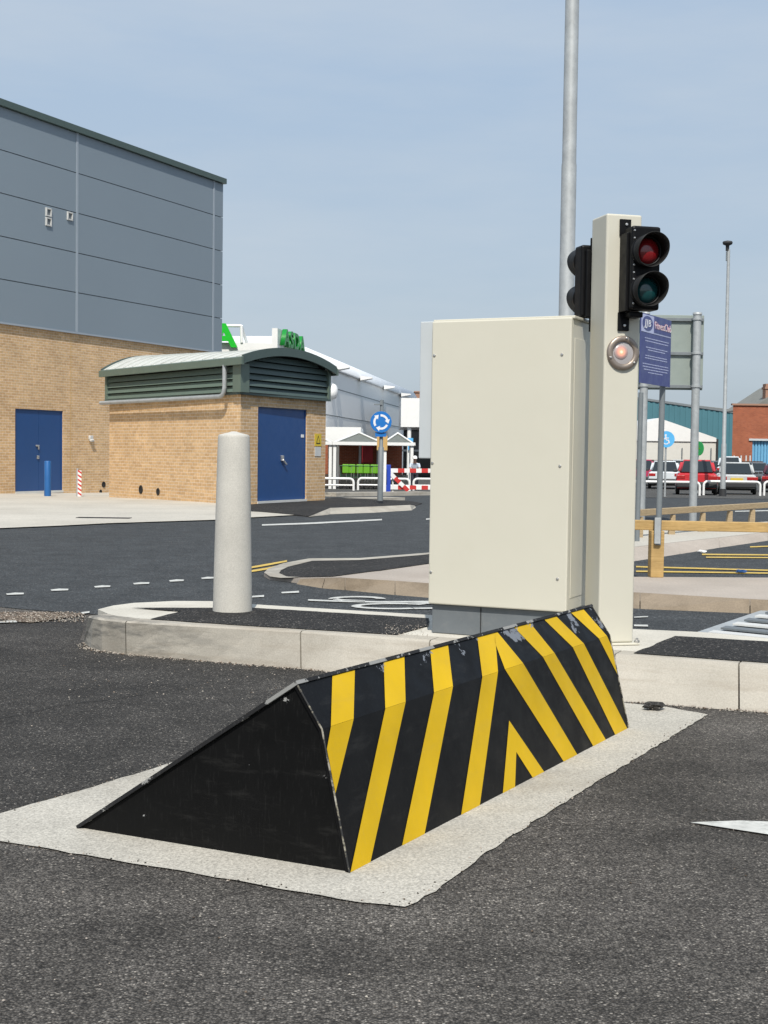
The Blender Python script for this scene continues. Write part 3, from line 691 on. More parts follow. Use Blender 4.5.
def signal(dirv, x0, xb0, xb1, zb, zt_, bz0, bz1, dist, depth, lenses, label):
    """dirv: facing direction; built in post coordinates. dirv=-fd for the front head"""
    y_ = lambda a_: (-a_ if dirv.dot(fd) < 0 else pd_ + a_)
    def bx_(x0_, x1_, a0, a1, z0, z1, bev=0.003):
        ya, yb_ = sorted((y_(a0), y_(a1))); return pb(x0_, x1_, ya, yb_, z0, z1, bev)
    hd = bx_(xb0, xb1, dist, dist + depth, zb, zt_, 0.012).build('signal_head', M['blackpl'], root)
    if label: hd['label'] = label
    # brackets at the top and the foot of the head
    for (z0, z1) in ((bz1 - 0.085, bz1), (bz0, bz0 + 0.095)):
        m_ = bx_(x0, x0 + 0.062, 0.0005, 0.012, z0, z1, 0.002); ctr = (z0 + z1) / 2
        q = pc + fr * (x0 + 0.035) + fd * y_(0.013); q.z = ctr + (0.015 if z1 == bz1 else -0.02)
        br = m_.build('bracket', M['blackpl'], hd)
        mm = MB(); mm.lathe(q, [(0.008, -0.002), (0.008, 0.004), (0.005, 0.006)], dirv, 10); mm.build('bolt', M['steel'], hd)
    m_ = bx_(x0 + 0.004, xb0 + 0.02, 0.0005, dist + depth * 0.6, zb - 0.005, zt_ - 0.03, 0.004); m_.build('back_shell', M['blackpl'], hd)
    m_ = bx_(x0 + 0.03, xb0 + 0.09, 0.001, dist + depth * 0.55, zb - 0.035, zb - 0.006, 0.006); m_.build('lower_arm', M['blackpl'], hd)
    xc = (xb0 + xb1) / 2
    front = dist + depth
    for (zc, col_, rad) in lenses:
        q = pc + fr * xc + fd * y_(front); q.z = zc
        m_ = MB(); m_.lathe(q, [(rad * 1.28, -0.004), (rad * 1.28, 0.012), (rad * 1.15, 0.02), (rad * 1.02, 0.02), (rad * 1.0, 0.004)], dirv, 32, capt=False); m_.build('lens_ring', M['blackpl'], hd)
        m_ = MB(); m_.lathe(q, [(rad * 1.0, 0.006), (rad * 0.9, 0.016), (rad * 0.6, 0.028), (rad * 0.25, 0.034), (0.001, 0.035)], dirv, 28); m_.build('lens', col_, hd)
        # tunnel visor: long over the top, cut back below
        m_ = MB(); seg = 48; a_ = fr; rings = [[], [], [], []]
        for i in range(seg):
            th_ = 2 * math.pi * i / seg; cz = math.sin(th_); cx_ = math.cos(th_)
            ln_ = 0.055 + 0.05 * max(0.0, min(1.0, (cz + 0.75) / 1.3)) ** 0.9
            for j, (rr, dd) in enumerate(((rad * 1.22, 0.014), (rad * 1.30, ln_), (rad * 1.255, ln_), (rad * 1.17, 0.016))):
                rings[j].append(q + a_ * (cx_ * rr) + Vector((0, 0, cz * rr)) + dirv * dd)
        m_.loft(rings + [rings[0]], cap=False); m_.build('visor', M['blackin'], hd)
    # rivets along the side of the head
    for fz in (0.06, 0.15, 0.40, 0.47, 0.56, 0.64, 0.93):
        q = pc + fr * (xb0 + 0.012) + fd * y_(front + 0.0005); q.z = zt_ - (zt_ - zb) * fz
        m_ = MB(); m_.lathe(q, [(0.0055, -0.002), (0.0055, 0.002), (0.003, 0.004)], dirv, 8); m_.build('screw', M['steel'], hd)
    return hd
k = N('red_signal_lens'); k.set(Base_Color=(0.19, 0.007, 0.010), Roughness=0.18, Coat_Weight=0.5); RL = k.m
k = N('green_signal_lens'); k.set(Base_Color=(0.005, 0.048, 0.052), Roughness=0.18, Coat_Weight=0.5); GL = k.m
x0 = xat(618.3, 275, 0); z1b = zat(624, 219.5, 0); z0b = zat(624, 331, 0)
dist, depth = 0.03, 0.10
xb0 = xat(632, 265, -(dist + depth)); xb1 = xat(660.5, 265, -(dist + depth))
zt_f = zat(640, 225.5, -(dist + depth)); zb_f = zat(640, 309.5, -(dist + depth))
xc = xat(648.5, 250, -(dist + depth))
zl1 = zat(650, 250.8, -(dist + depth + 0.02)); zl2 = zat(650, 290, -(dist + depth + 0.02))
rad = 0.066
signal(-fd, x0, xb0, xb1, zb_f, zt_f, z0b, z1b, dist, depth, [(zl1, RL, rad), (zl2, GL, rad)], 'front signal head with red and green lenses facing the viewer')
# the same head on the far side, facing away
xr = pw - x0
signal(fd, -0.002, -0.042, -0.042 + (xb1 - xb0), zat(580, 318, pd_ + 0.1), zat(580, 246.5, pd_ + 0.1), zat(580, 322, pd_ + 0.1) - 0.06, zat(580, 246, pd_ + 0.1) + 0.03, dist, depth,
       [(zat(572, 263.5, pd_ + 0.2), RL, rad), (zat(572, 300, pd_ + 0.2), GL, rad)], 'rear signal head seen from behind, over the cabinet')
# round marker lamp below the front head
q = onpl(622.5, 353, pc - fd * 0.0, fd)
mb = MB(); mb.lathe(q, [(0.090, 0.0), (0.090, 0.010), (0.086, 0.016), (0.062, 0.017), (0.059, 0.012), (0.058, 0.006)], -fd, 40, capt=False)
ml = mb.build('marker_lamp', M['bezel'], root)
k = N('marker_glass'); k.set(Base_Color=(0.36, 0.34, 0.34), Roughness=0.22); MG = k.m
mb = MB(); mb.lathe(q, [(0.060, 0.006), (0.045, 0.008), (0.02, 0.009), (0.001, 0.0092)], -fd, 32); mb.build('lens', MG, ml)
q2 = q - fr * 0.012 + Vector((0, 0, 0.004)) - fd * 0.0135
k = N('lit_red_lamp'); tc = k.n('ShaderNodeTexCoord'); gr = k.n('ShaderNodeTexGradient', gradient_type='SPHERICAL'); mp = k.n('ShaderNodeMapping')
mp.inputs['Scale'].default_value = (25, 25, 25); k.l(tc.outputs['Object'], mp.inputs[0]); k.l(mp.outputs[0], gr.inputs[0])
cc = k.ramp(gr.outputs['Fac'], [(0.0, (0.36, 0.34, 0.34)), (0.3, (0.5, 0.30, 0.27)), (0.75, (0.9, 0.36, 0.22)), (1.0, (1.0, 0.72, 0.5))])
ee = k.ramp(gr.outputs['Fac'], [(0.0, 0.0), (0.35, 0.06), (1.0, 0.7)])
k.set(Base_Color=cc, Emission_Color=cc, Emission_Strength=ee, Roughness=0.3)
mb = MB(); mb.lathe(q2, [(0.040, -0.0055), (0.038, -0.003), (0.02, 0.0), (0.001, 0.0005)], -fd, 28)
lamp = mb.build('lit_bulb', k.m, ml)
# move the bulb's origin to its own centre so that the glow sits in it
off = q2 - (Vector(root.location))
lamp.data.transform(Matrix.Translation(-off)); lamp.location = off
for a_ in (80, 200, 320):
    qq = q + fr * (0.077 * math.cos(R(a_))) + Vector((0, 0, 0.077 * math.sin(R(a_)))) - fd * 0.018
    mb = MB(); mb.lathe(qq, [(0.006, -0.001), (0.006, 0.003), (0.003, 0.004)], -fd, 10); mb.build('screw', M['steel'], ml)

# ------------------------------------------------------------------ road markings
rm = []
def mark(pts, mat=None, dz=0.012):
    o = sheet('road_marking', px(pts), mat or M['white'], dz); rm.append(o); return o
mark([(690, 824), (740, 822.2), (800, 824.5), (860, 829), (860, 850), (800, 841), (735, 831)], None, 0.006)
for (x0_, x1_, y) in ((6, 24, 595), (50.5, 68.5, 590.9), (94, 110.5, 587.6), (133, 149.5, 584.4), (169, 184, 581.6), (201, 214, 579)):
    mark([(x0_, y), ((x0_ + x1_) / 2, y - 1.0), (x1_, y - 0.8), (x1_ - 0.5, y + 0.7), (x0_ + 1, y + 1.3)])
for (x0_, x1_, y) in ((-12, 17, 623.3), (81, 89.5, 613.9), (247, 264, 597.7), (281, 299, 593.4)):
    mark([(x0_, y), (x1_, y - 1.3), (x1_, y + 0.6), (x0_ + 1, y + 1.3)])
mark([(262, 525.0), (310, 523.2), (382, 519.6), (382, 520.9), (310, 524.8), (262, 526.4)])
mark([(426, 519.2), (440, 518.4), (440, 519.5), (426, 520.4)])
mark([(246, 568.5), (270, 564.3), (287, 561.2), (287, 562.8), (270, 566.2), (246, 570.4)], M['yline'])
mark([(246, 572.2), (270, 568.2), (284, 565), (284, 566.7), (270, 570.2), (246, 574.1)], M['yline'])
# stretched white letters on the carriageway between the islands
def stroke(pts, t):
    up_ = [(a_, b_ - t) for a_, b_ in pts]; dn = [(a_, b_ + t) for a_, b_ in pts]; return up_ + dn[::-1]
mark(stroke([(308, 601.4), (340, 602.6), (380, 603.4), (430, 603.0), (480, 602.4)], 0.75))
def ellipse_mark(cx_, cy_, rx, ry, a0, a1, t):
    pts = [(cx_ + rx * math.cos(R(a_)), cy_ + ry * math.sin(R(a_))) for a_ in range(a0, a1 + 1, 10)]
    for p_, q_ in zip(pts, pts[1:]):
        pass
    o_ = [(cx_ + (rx + 4 * t) * math.cos(R(a_)), cy_ + (ry + t * .55) * math.sin(R(a_))) for a_ in range(a0, a1 + 1, 10)]
    i_ = [(cx_ + (rx - 4 * t) * math.cos(R(a_)), cy_ + (ry - t * .55) * math.sin(R(a_))) for a_ in range(a0, a1 + 1, 10)]
    mark(o_ + i_[::-1])
ellipse_mark(357, 600.2, 24, 2.1, 180, 360, 1.2); mark(stroke([(333, 600.2), (345, 601.6), (365, 602.4)], 0.7))
ellipse_mark(394, 607.5, 38, 2.6, 60, 320, 1.2)
mark(stroke([(408, 604.2), (440, 604.6), (470, 606)], 0.7)); mark(stroke([(413, 609.9), (440, 609.5), (470, 608.2)], 0.7))
mark([(634, 626.2), (648, 626.4), (648, 628.2), (634, 627.8)]); mark([(634, 618.2), (648, 617.6), (648, 618.6), (634, 619.2)])
# yellow lines by the far footway
for a_, b_ in (((636, 567.0), (790, 571.3)), ((636, 571.6), (790, 573.9))):
    mark([(a_[0], a_[1]), (b_[0], b_[1]), (b_[0], b_[1] + 1.3), (a_[0], a_[1] + 1.4)], M['yline'])
mark([(702, 554.6), (790, 555.4), (790, 556.6), (702, 556.0)], M['yline']); mark([(706, 557.6), (790, 558.2), (790, 559.2), (706, 558.8)], M['yline'])
mark([(750, 547.2), (800, 545.4), (800, 546.6), (750, 548.3)], M['yline'])
mark([(735, 511.4), (800, 510.2), (800, 511), (735, 512.3)])

# ------------------------------------------------------------------ second island between the carriageways
KI = 0.10
top = [(264, 573.5), (268, 569.5), (283, 564), (309, 556.6), (360, 552.4), (440, 546.5), (560, 541), (600, 577), (640, 576.8), (768, 577.6), (900, 578), (900, 605), (768, 600), (640, 592.5), (560, 588), (430, 583.2), (345, 577.6), (325, 578), (300, 578.8), (285, 578.6), (270, 577)]
kz = lambda u: 0.03 + 0.07 * max(0.0, min(1.0, (u - 285) / 60)) ** 1.0
tw_ = [at(a_, b_, kz(a_)) for a_, b_ in top]
s_a, s_b = at(285, 577, .04).dot(E1), at(345, 577.6, .09).dot(E1)
def kzw(p): return 0.03 + 0.07 * max(0.0, min(1.0, (p.dot(E1) - s_a) / (s_b - s_a)))
def ramped(name, pts, mat, dz, skirt=False):
    mb = MB(); f = mb.bm.faces.new([mb.bm.verts.new((p.x, p.y, 0)) for p in pts])
    for t in range(0, 9):
        bmesh.ops.bisect_plane(mb.bm, geom=mb.bm.verts[:] + mb.bm.edges[:] + mb.bm.faces[:], plane_co=E1 * (s_a + (s_b - s_a) * t / 8), plane_no=E1)
    for v in mb.bm.verts: v.co.z = kzw(v.co) + dz
    bmesh.ops.triangulate(mb.bm, faces=mb.bm.faces[:])
    for q in mb.bm.faces:
        if q.normal.z < 0: q.normal_flip()
    if skirt:
        r = bmesh.ops.extrude_edge_only(mb.bm, edges=[e for e in mb.bm.edges if e.is_boundary])
        for v in r['geom']:
            if isinstance(v, bmesh.types.BMVert): v.co.z = -0.05
    return tag(mb.build(name, mat, norm=False), None, None, None, 'structure')
ramped('traffic_island', tw_, M['pinkpave'], 0.0, True)
ramped('island_tarmac', [at(a_, b_, kz(a_)) for a_, b_ in [(279, 574), (281, 571), (288, 567.2), (312, 558.6), (360, 554.2), (440, 548.2), (520, 544.4), (520, 553), (440, 562.4), (380, 571), (333, 577.0), (310, 577.6), (292, 577.6)]], M['infill'], 0.006)
# dirty upstand of its kerb
ktop = [(300, 579.2), (325, 578.6), (345, 578.4), (395, 581.2), (430, 583.8), (560, 588.7), (640, 593.3), (750, 599.6), (900, 606)]
kbot = [(296, 584.5), (322, 588.8), (345, 590.6), (395, 595.6), (430, 598.4), (560, 604), (640, 609.5), (750, 614), (900, 621)]
mb = MB()
for i in range(len(ktop) - 1):
    t0, t1 = at(*ktop[i], kz(ktop[i][0])), at(*ktop[i + 1], kz(ktop[i + 1][0])); b0, b1 = at(*kbot[i], 0), at(*kbot[i + 1], 0); e = (t1 - t0).normalized() * 0.004
    i0 = t0 + inn * 0.004; i1 = t1 + inn * 0.004
    mb.hexa([b0 + e, b1 - e, Vector((i1.x, i1.y, 0)) - e, Vector((i0.x, i0.y, 0)) + e], [t0 + e + Vector((0, 0, .004)), t1 - e + Vector((0, 0, .004)), i1 - e + Vector((0, 0, .004)), i0 + e + Vector((0, 0, .004))])
struct(mb, 'kerb', M['oldkerb'])
kt2 = [(264, 573.5), (268, 569.5), (283, 564), (309, 556.6), (360, 552.4), (440, 546.5), (560, 541)]
ins2 = [(279, 574), (281, 571), (288, 567.2), (312, 558.6), (360, 554.2), (440, 548.2), (560, 542.4)]
ramped('kerb', [at(a_, b_, kz(a_)) for a_, b_ in kt2 + ins2[::-1] + [(286, 577), (300, 578.2), (290, 579.2), (270, 577.4)]], M['conc'], 0.009)
# far footway on the right with its kerb
mb = MB(); KF = 0.10
tp = [at(a_, b_, KF) for a_, b_ in [(600, 552), (636, 546.5), (680, 541.5), (720, 537.2), (768, 531.8), (860, 522), (860, 515), (768, 521.5), (700, 525.5), (640, 530), (600, 534)]]
mb.hexa([Vector((p.x, p.y, -0.05)) for p in tp], tp); struct(mb, 'footway', M['paving'])
mb = MB(); kt = [at(a_, b_, KF + .003) for a_, b_ in [(600, 552.3), (636, 546.8), (680, 541.8), (720, 537.5), (768, 532.1), (860, 522.3)]]
kb = [gnd(a_, b_) for a_, b_ in [(600, 569), (636, 561.5), (680, 554.5), (720, 548), (768, 541), (860, 530)]]
for i in range(5):
    e = (kt[i + 1] - kt[i]).normalized() * 0.006
    mb.hexa([kb[i] + e, kb[i + 1] - e, Vector((kt[i + 1].x, kt[i + 1].y, 0)) + inn * .01, Vector((kt[i].x, kt[i].y, 0)) + inn * .01], [kt[i] + e - inn * .1, kt[i + 1] - e - inn * .1, kt[i + 1] - e + inn * .01, kt[i] + e + inn * .01])
struct(mb, 'kerb', M['pinkpave'])
# far pale kerbs in front of the trolley park
for (l_, r_, y0_, y1_, hh) in ((336, 432, 496.8, 495.4, 0.12), (349, 405, 501.8, 500.4, 0.08)):
    a_, b_ = gnd(l_, y0_), gnd(r_, y1_); mb = MB(); d_ = (b_ - a_).normalized(); n_ = Vector((-d_.y, d_.x, 0))
    mb.hexa([a_, b_, b_ + n_ * .6, a_ + n_ * .6], [a_ + Vector((0, .03, hh)), b_ + Vector((0, .03, hh)), b_ + n_ * .6 + Vector((0, 0, hh)), a_ + n_ * .6 + Vector((0, 0, hh))]); struct(mb, 'kerb', M['conc'])

# ------------------------------------------------------------------ lowered blocker plate in the far lane
dq = 0.006
pc_ = [(704, 631.4), (766, 610.5), (860, 612), (860, 637), (768, 637)]
q = [at(a_, b_, 0.012) for a_, b_ in [(702, 632.6), (762, 612.0), (900, 616), (900, 650)]]
u = (q[1] - q[0]); vv = u.normalized(); nrm = Vector((vv.y, -vv.x, 0)); L_ = u.length; W_ = 1.6
base = q[0] - vv * 0.35
root = thing('lowered_blocker', base + vv * 0.8 + nrm * 0.8, 'lowered steel blocker plate lying flat with slanting worn stripes, right of the signal post', 'road blocker')
root.location.z = 0.0
mb = MB(); mb.hexa([base + Vector((0, 0, -.02)), base + vv * (L_ + .35), base + vv * (L_ + .35) + nrm * W_, base + nrm * W_], [p + Vector((0, 0, 0.016)) for p in (base, base + vv * (L_ + .35), base + vv * (L_ + .35) + nrm * W_, base + nrm * W_)]); mb.build('frame', M['galv'], root)
for i in range(9):
    s0 = 0.10 + i * 0.27
    if s0 + 0.13 > L_ + 0.3: break
    mb = MB(); a0 = base + vv * s0 + nrm * 0.12; dgl = nrm * (W_ - 0.24) - vv * 0.15
    mb.prism([a0 + Vector((0, 0, .0295)), a0 + vv * 0.12 + Vector((0, 0, .0295)), a0 + vv * 0.12 + dgl + Vector((0, 0, .0295)), a0 + dgl + Vector((0, 0, .0295))], (0, 0, 0.012)); mb.build('stripe', M['plinth'] if i % 2 else M['fadedwhite'], root)
# ------------------------------------------------------------------ big building on the left
WD = Vector((0.4274, 0.904, 0)); WN = Vector((0.904, -0.4274, 0))      # wall direction, outward normal
w0 = gnd(0, 494.6)
def won(u, v_, out=0.0):
    return onpl(u, v_, w0 + WN * out, WN)
def ws(u, v_=450, out=0.0): return (won(u, v_, out) - w0).dot(WD)
S0, S1 = -9.0, ws(222, 300) - 0.22
zb = -0.4
zc = won(0, 322).z; ztop = won(0, 106, .06).z; ztr = won(0, 98, .15).z
root = thing('retail_building', w0 + WD * (S0 + S1) / 2, 'large blue-grey clad building with buff brick base and a blue double door', 'building')
root.location.z = gz(w0.y)
d0, d1 = ws(15.2), ws(63)
dz1 = won(15.2, 408.5).z; dz0 = gz((w0 + WD * d0).y) + 0.03
wpt = lambda s_, out=0.0, z=0.0: Vector((w0.x + WD.x * s_ + WN.x * out, w0.y + WD.y * s_ + WN.y * out, z))
mb = MB(); wall(mb, wpt(S0), wpt(S1), zb, zc + .05, [(d0 - S0, d1 - S0, dz0, dz1)], 0.12, -WN)
e1_, e2_ = wpt(S1), wpt(S1, -22)
wall(mb, e1_, e2_, zb, zc + .05); wall(mb, wpt(S0, -22), wpt(S0), zb, zc + .05)
mb.build('brick_wall', M['brick'], root, norm=False)
# real movement joint in the brickwork
for sj in (ws(70.5),):
    mb = MB(); mb.prism([wpt(sj, 0.002, zb + .4), wpt(sj + .02, 0.002, zb + .4), wpt(sj + .02, 0.002, zc), wpt(sj, 0.002, zc)], WN * 0.004); mb.build('movement_joint', M['ochre'], root)
# door leaves
dr = MB(); mid = (d0 + d1) / 2
for a_, b_ in ((d0 + .03, mid - .004), (mid + .004, d1 - .03)):
    dr.prism([wpt(a_, -.09, dz0 + .05), wpt(b_, -.09, dz0 + .05), wpt(b_, -.09, dz1 - .03), wpt(a_, -.09, dz1 - .03)], WN * 0.045)
door = dr.build('door', M['bluedoor'], root)
mb = MB()
for a_, b_, z0, z1 in ((d0, d0 + .028, dz0, dz1), (d1 - .028, d1, dz0, dz1), (d0 + .028, d1 - .028, dz1 - .028, dz1)):
    mb.prism([wpt(a_, -.10, z0), wpt(b_, -.10, z0), wpt(b_, -.10, z1), wpt(a_, -.10, z1)], WN * 0.075)
mb.build('door_frame', M['bluedoor'], door)
mb = MB(); mb.prism([wpt(d0, -.11, dz0 - .02), wpt(d1, -.11, dz0 - .02), wpt(d1, -.11, dz0 + .045), wpt(d0, -.11, dz0 + .045)], WN * 0.13); mb.build('threshold', M['fadedwhite'], door)
for (u, v_, wd_, hh) in ((37.2, 445.7, .14, .05), (37.7, 457.2, .09, .10)):
    p = won(u, v_, -.04); mb = MB(); mb.box(p + WN * 0.012, (wd_, 0.03, hh), math.atan2(WD.y, WD.x), 0, 0.008)
    if wd_ > .1: mb.box(p + WN * .02 + WD * .04 + Vector((0, 0, -.06)), (.04, .03, .10), math.atan2(WD.y, WD.x), 0, 0.006)
    mb.build('handle', M['steel'], door)
mb = MB(); mb.prism([wpt(d0, -.14, dz0), wpt(d1, -.14, dz0), wpt(d1, -.14, dz1), wpt(d0, -.14, dz1)], WN * 0.02); mb.build('door_backing', M['dark'], door)
# cladding: five courses of flush panels on a dark backing, pale cover strips
mb = MB(); mb.hexa([wpt(S0, 0.0, zc + .05), wpt(S1 + .1, 0.0, zc + .05), wpt(S1 + .1, -22, zc + .05), wpt(S0, -22, zc + .05)], [wpt(S0, 0.0, ztop), wpt(S1 + .1, 0.0, ztop), wpt(S1 + .1, -22, ztop), wpt(S0, -22, ztop)])
mb.build('wall_core', M['plinth'], root)
cs = [S0, ws(77, 250, .06), ws(213.3, 300, .06), S1 + 0.16]; ch_ = (ztop - zc) / 5
mb = MB()
for i in range(5):
    for a_, b_ in zip(cs, cs[1:]):
        z0 = zc + i * ch_ + 0.012; z1 = zc + (i + 1) * ch_ - 0.012
        mb.prism([wpt(a_ + .012, 0.002, z0), wpt(b_ - .012, 0.002, z0), wpt(b_ - .012, 0.002, z1), wpt(a_ + .012, 0.002, z1)], WN * 0.055)
mb.build('cladding_panels', M['clad'], root)
for s_ in cs[1:3]:
    mb = MB(); mb.prism([wpt(s_ - .05, .059, zc + .01), wpt(s_ + .05, .059, zc + .01), wpt(s_ + .05, .059, ztop), wpt(s_ - .05, .059, ztop)], WN * 0.012); mb.build('cover_strip', M['trim'], root)
mb = MB(); mb.prism([wpt(S0, 0.0, zc - .05), wpt(S1 + .16, 0.0, zc - .05), wpt(S1 + .16, 0.0, zc + .004), wpt(S0, 0.0, zc + .004)], WN * 0.09); mb.build('drip_flashing', M['trim'], root)
mb = MB(); mb.hexa([wpt(S0, .16, ztop), wpt(S1 + .22, .16, ztop), wpt(S1 + .22, -22, ztop), wpt(S0, -22, ztop)], [wpt(S0, .16, ztr), wpt(S1 + .22, .16, ztr), wpt(S1 + .22, -22, ztr), wpt(S0, -22, ztr)])
mb.build('roof_trim', M['dgreen'], root)
for (u, v_) in ((48.2, 212.3), (48.2, 221.8), (69.5, 216.2)):
    p = won(u, v_, .06); rz = math.atan2(WD.y, WD.x); mb = MB()
    for dx, dz, sx_, sz_ in ((0, .10, .24, .035), (0, -.10, .24, .035), (-.1, 0, .035, .2), (.1, 0, .035, .2)):
        mb.box(p + WD * dx + Vector((0, 0, dz)) + WN * .015, (sx_, .05, sz_), rz)
    vf = mb.build('vent', M['fadedwhite'], root)
    mb = MB(); mb.box(p + WN * .004, (.165, .01, .165), rz); mb.build('vent_grille', M['plinth'], vf)
p = won(89.8, 437.5, 0); mb = MB(); rz = math.atan2(WD.y, WD.x)
mb.box(p + WN * .04, (.16, .08, .12), rz, 0, 0.02); mb.box(p + WN * .07 + Vector((0, 0, -.08)), (.14, .10, .07), rz, 0, .015, Matrix.Rotation(rz, 3, 'Z') @ Matrix.Rotation(R(30), 3, 'X')); mb.build('wall_lamp', M['fadedwhite'], root)
for u, v_, r_ in ((103.5, 484.5, .09), (100.5, 491.6, .06)):
    p = won(u, v_, 0.0); mb = MB(); mb.lathe(p, [(r_, 0.002), (r_, 0.015), (r_ * .7, 0.015), (r_ * .6, .004)], WN, 14); mb.build('outlet_pipe', M['dark'], root)

# posts in front of that door
c = gnd(47.6, 497); s = c.y / F; c.z += 0.02
mb = MB(); mb.lathe((0, 0, 0), [(3.4 * s, 0), (3.4 * s, 34.5 * s), (3.0 * s, 35.2 * s), (1 * s, 35.4 * s)], seg=20); o = mb.build('bollard', M['bluepost']); o.location = c
tag(o, 'blue round steel bollard in front of the left blue double door', 'bollard')
c = gnd(79.4, 497.2); s = c.y / F; c.z += 0.02
root = thing('striped_post', c, 'short thin post with red and white diagonal stripes by the brick wall', 'post')
mb = MB(); mb.box(c + Vector((0, 0, 13 * s)), (3.6 * s, 2.2 * s, 26 * s), R(20)); mb.build('stripe_board', M['whitep'], root)
mb = MB()
for i in range(6):
    z0 = (0.5 + i * 4.4) * s; ex = Vector((math.cos(R(20)), math.sin(R(20)), 0)); en = Vector((ex.y, -ex.x, 0)) * (1.1 * s + .003)
    mb.prism([c + en - ex * 1.8 * s + Vector((0, 0, z0 + 2.6 * s)), c + en + ex * 1.8 * s + Vector((0, 0, z0)), c + en + ex * 1.8 * s + Vector((0, 0, z0 + 1.9 * s)), c + en - ex * 1.8 * s + Vector((0, 0, z0 + 4.3 * s))], en.normalized() * .004)
mb.build('red_stripes', M['redp'], root)
mb = MB(); mb.tube(c + Vector((-2.2 * s, .03, 0)), c + Vector((-2.2 * s, .03, 28 * s)), 1.1 * s); mb.build('support_tube', M['galv'], root)

# ------------------------------------------------------------------ brick hut with barrel roof
C0 = gnd(240, 506)
zL = dep(239, 392.3, C0.y).z                                  # underside of the louvres
def ydepth(u, v_, z):                                         # distance at which a sight line reaches height z
    d = ray(u, v_); return d.y * (z - H) / d.z
L0 = dep(109.5, 399.8, ydepth(109.5, 399.8, zL)); R0 = dep(326, 399.5, ydepth(326, 399.5, zL))
L0.z = C0.z; R0.z = C0.z; C0.z = 0
aL = L0 - C0; aR = R0 - C0; aL.z = aR.z = 0
lL, lR = aL.length, aR.length; uL, uR = aL / lL, aR / lR
nL = Vector((uL.y, -uL.x, 0)); nL = nL if nL.dot(-uR) > 0 else -nL
nR_ = Vector((uR.y, -uR.x, 0)); nR_ = nR_ if nR_.dot(-uL) > 0 else -nR_
root = thing('brick_hut', C0 + (aL + aR) / 2, 'small buff brick hut with green louvres, barrel roof and a blue door', 'hut')
root.location.z = 0
hp = lambda a_, b_, z=0.0: Vector((C0.x + uL.x * a_ + uR.x * b_, C0.y + uL.y * a_ + uR.y * b_, z))
def ronb(u, v_, out=0.0):
    p = onpl(u, v_, C0 + nR_ * out, nR_); return (p - C0).dot(uR), p.z
b0, z0a = ronb(257.3, 500); b1, z1a = ronb(307.3, 411); _, dzt = ronb(257.5, 406.5); dzb = 0.04
mb = MB(); wall(mb, hp(0, 0), hp(0, lR), -0.3, zL + .02, [(b0, b1, dzb, dzt)], 0.14, -nR_)
wall(mb, hp(lL, 0), hp(0, 0), -0.3, zL + .02); wall(mb, hp(0, lR), hp(lL, lR), -0.5, zL + .02); wall(mb, hp(lL, lR), hp(lL, 0), -.5, zL + .02)
mb.build('brick_wall', M['brick'], root, norm=False)
mb = MB(); mb.hexa([hp(0.2, .2, zL), hp(lL - .2, .2, zL), hp(lL - .2, lR - .2, zL), hp(.2, lR - .2, zL)], [hp(0.2, .2, zL + .03), hp(lL - .2, .2, zL + .03), hp(lL - .2, lR - .2, zL + .03), hp(.2, lR - .2, zL + .03)]); mb.build('ceiling', M['dark'], root)
q_ = lambda b_, o, z: Vector((C0.x + uR.x * b_ + nR_.x * o, C0.y + uR.y * b_ + nR_.y * o, z))
mb = MB(); mb.prism([q_(b0 + .03, -.10, dzb + .04), q_(b1 - .03, -.10, dzb + .04), q_(b1 - .03, -.10, dzt - .03), q_(b0 + .03, -.10, dzt - .03)], nR_ * .05); door = mb.build('door', M['bluedoor'], root)
mb = MB()
for a_, b_, za, zb_ in ((b0, b0 + .028, dzb, dzt), (b1 - .028, b1, dzb, dzt), (b0 + .028, b1 - .028, dzt - .028, dzt)):
    mb.prism([q_(a_, -.12, za), q_(b_, -.12, za), q_(b_, -.12, zb_), q_(a_, -.12, zb_)], nR_ * .085)
mb.build('door_frame', M['bluedoor'], door)
mb = MB(); mb.prism([q_(b0, -.13, dzb - .08), q_(b1, -.13, dzb - .08), q_(b1, -.13, dzb + .035), q_(b0, -.13, dzb + .035)], nR_ * .15); mb.build('threshold', M['fadedwhite'], door)
hb_, hz_ = ronb(283.5, 460.5); mb = MB(); rzR = math.atan2(uR.y, uR.x)
mb.box(q_(hb_, -.03, hz_ + .05), (.09, .05, .13), rzR, 0, .012); mb.box(q_(hb_ + .06, -.0, hz_ - .04), (.20, .035, .045), rzR, 0, .012, Matrix.Rotation(rzR, 3, 'Z') @ Matrix.Rotation(R(35), 3, 'Y')); mb.build('handle', M['steel'], door)
hb_, hz_ = ronb(304.2, 436); mb = MB(); mb.box(q_(hb_, -.045, hz_), (.12, .01, .07), rzR); mb.build('sticker', M['whitep'], door)
sb, sz = ronb(317.8, 440); mb = MB(); mb.box(q_(sb, .006, sz), (.30, .012, .29), rzR); sg = mb.build('warning_sign', M['yellow'], root)
mb = MB(); mb.prism([q_(sb - .10, .0125, sz - .09), q_(sb + .10, .0125, sz - .09), q_(sb, .0125, sz + .11)], nR_ * .003); mb.build('warning_triangle', M['dark'], sg)
mb = MB(); mb.prism([q_(sb - .065, .016, sz - .07), q_(sb + .065, .016, sz - .07), q_(sb, .016, sz + .07)], nR_ * .002); mb.build('triangle_face', M['yellow'], sg)
sb, sz = ronb(317.6, 451.5); mb = MB(); mb.box(q_(sb, .006, sz), (.28, .012, .22), rzR); mb.build('notice', M['fadedwhite'], root)
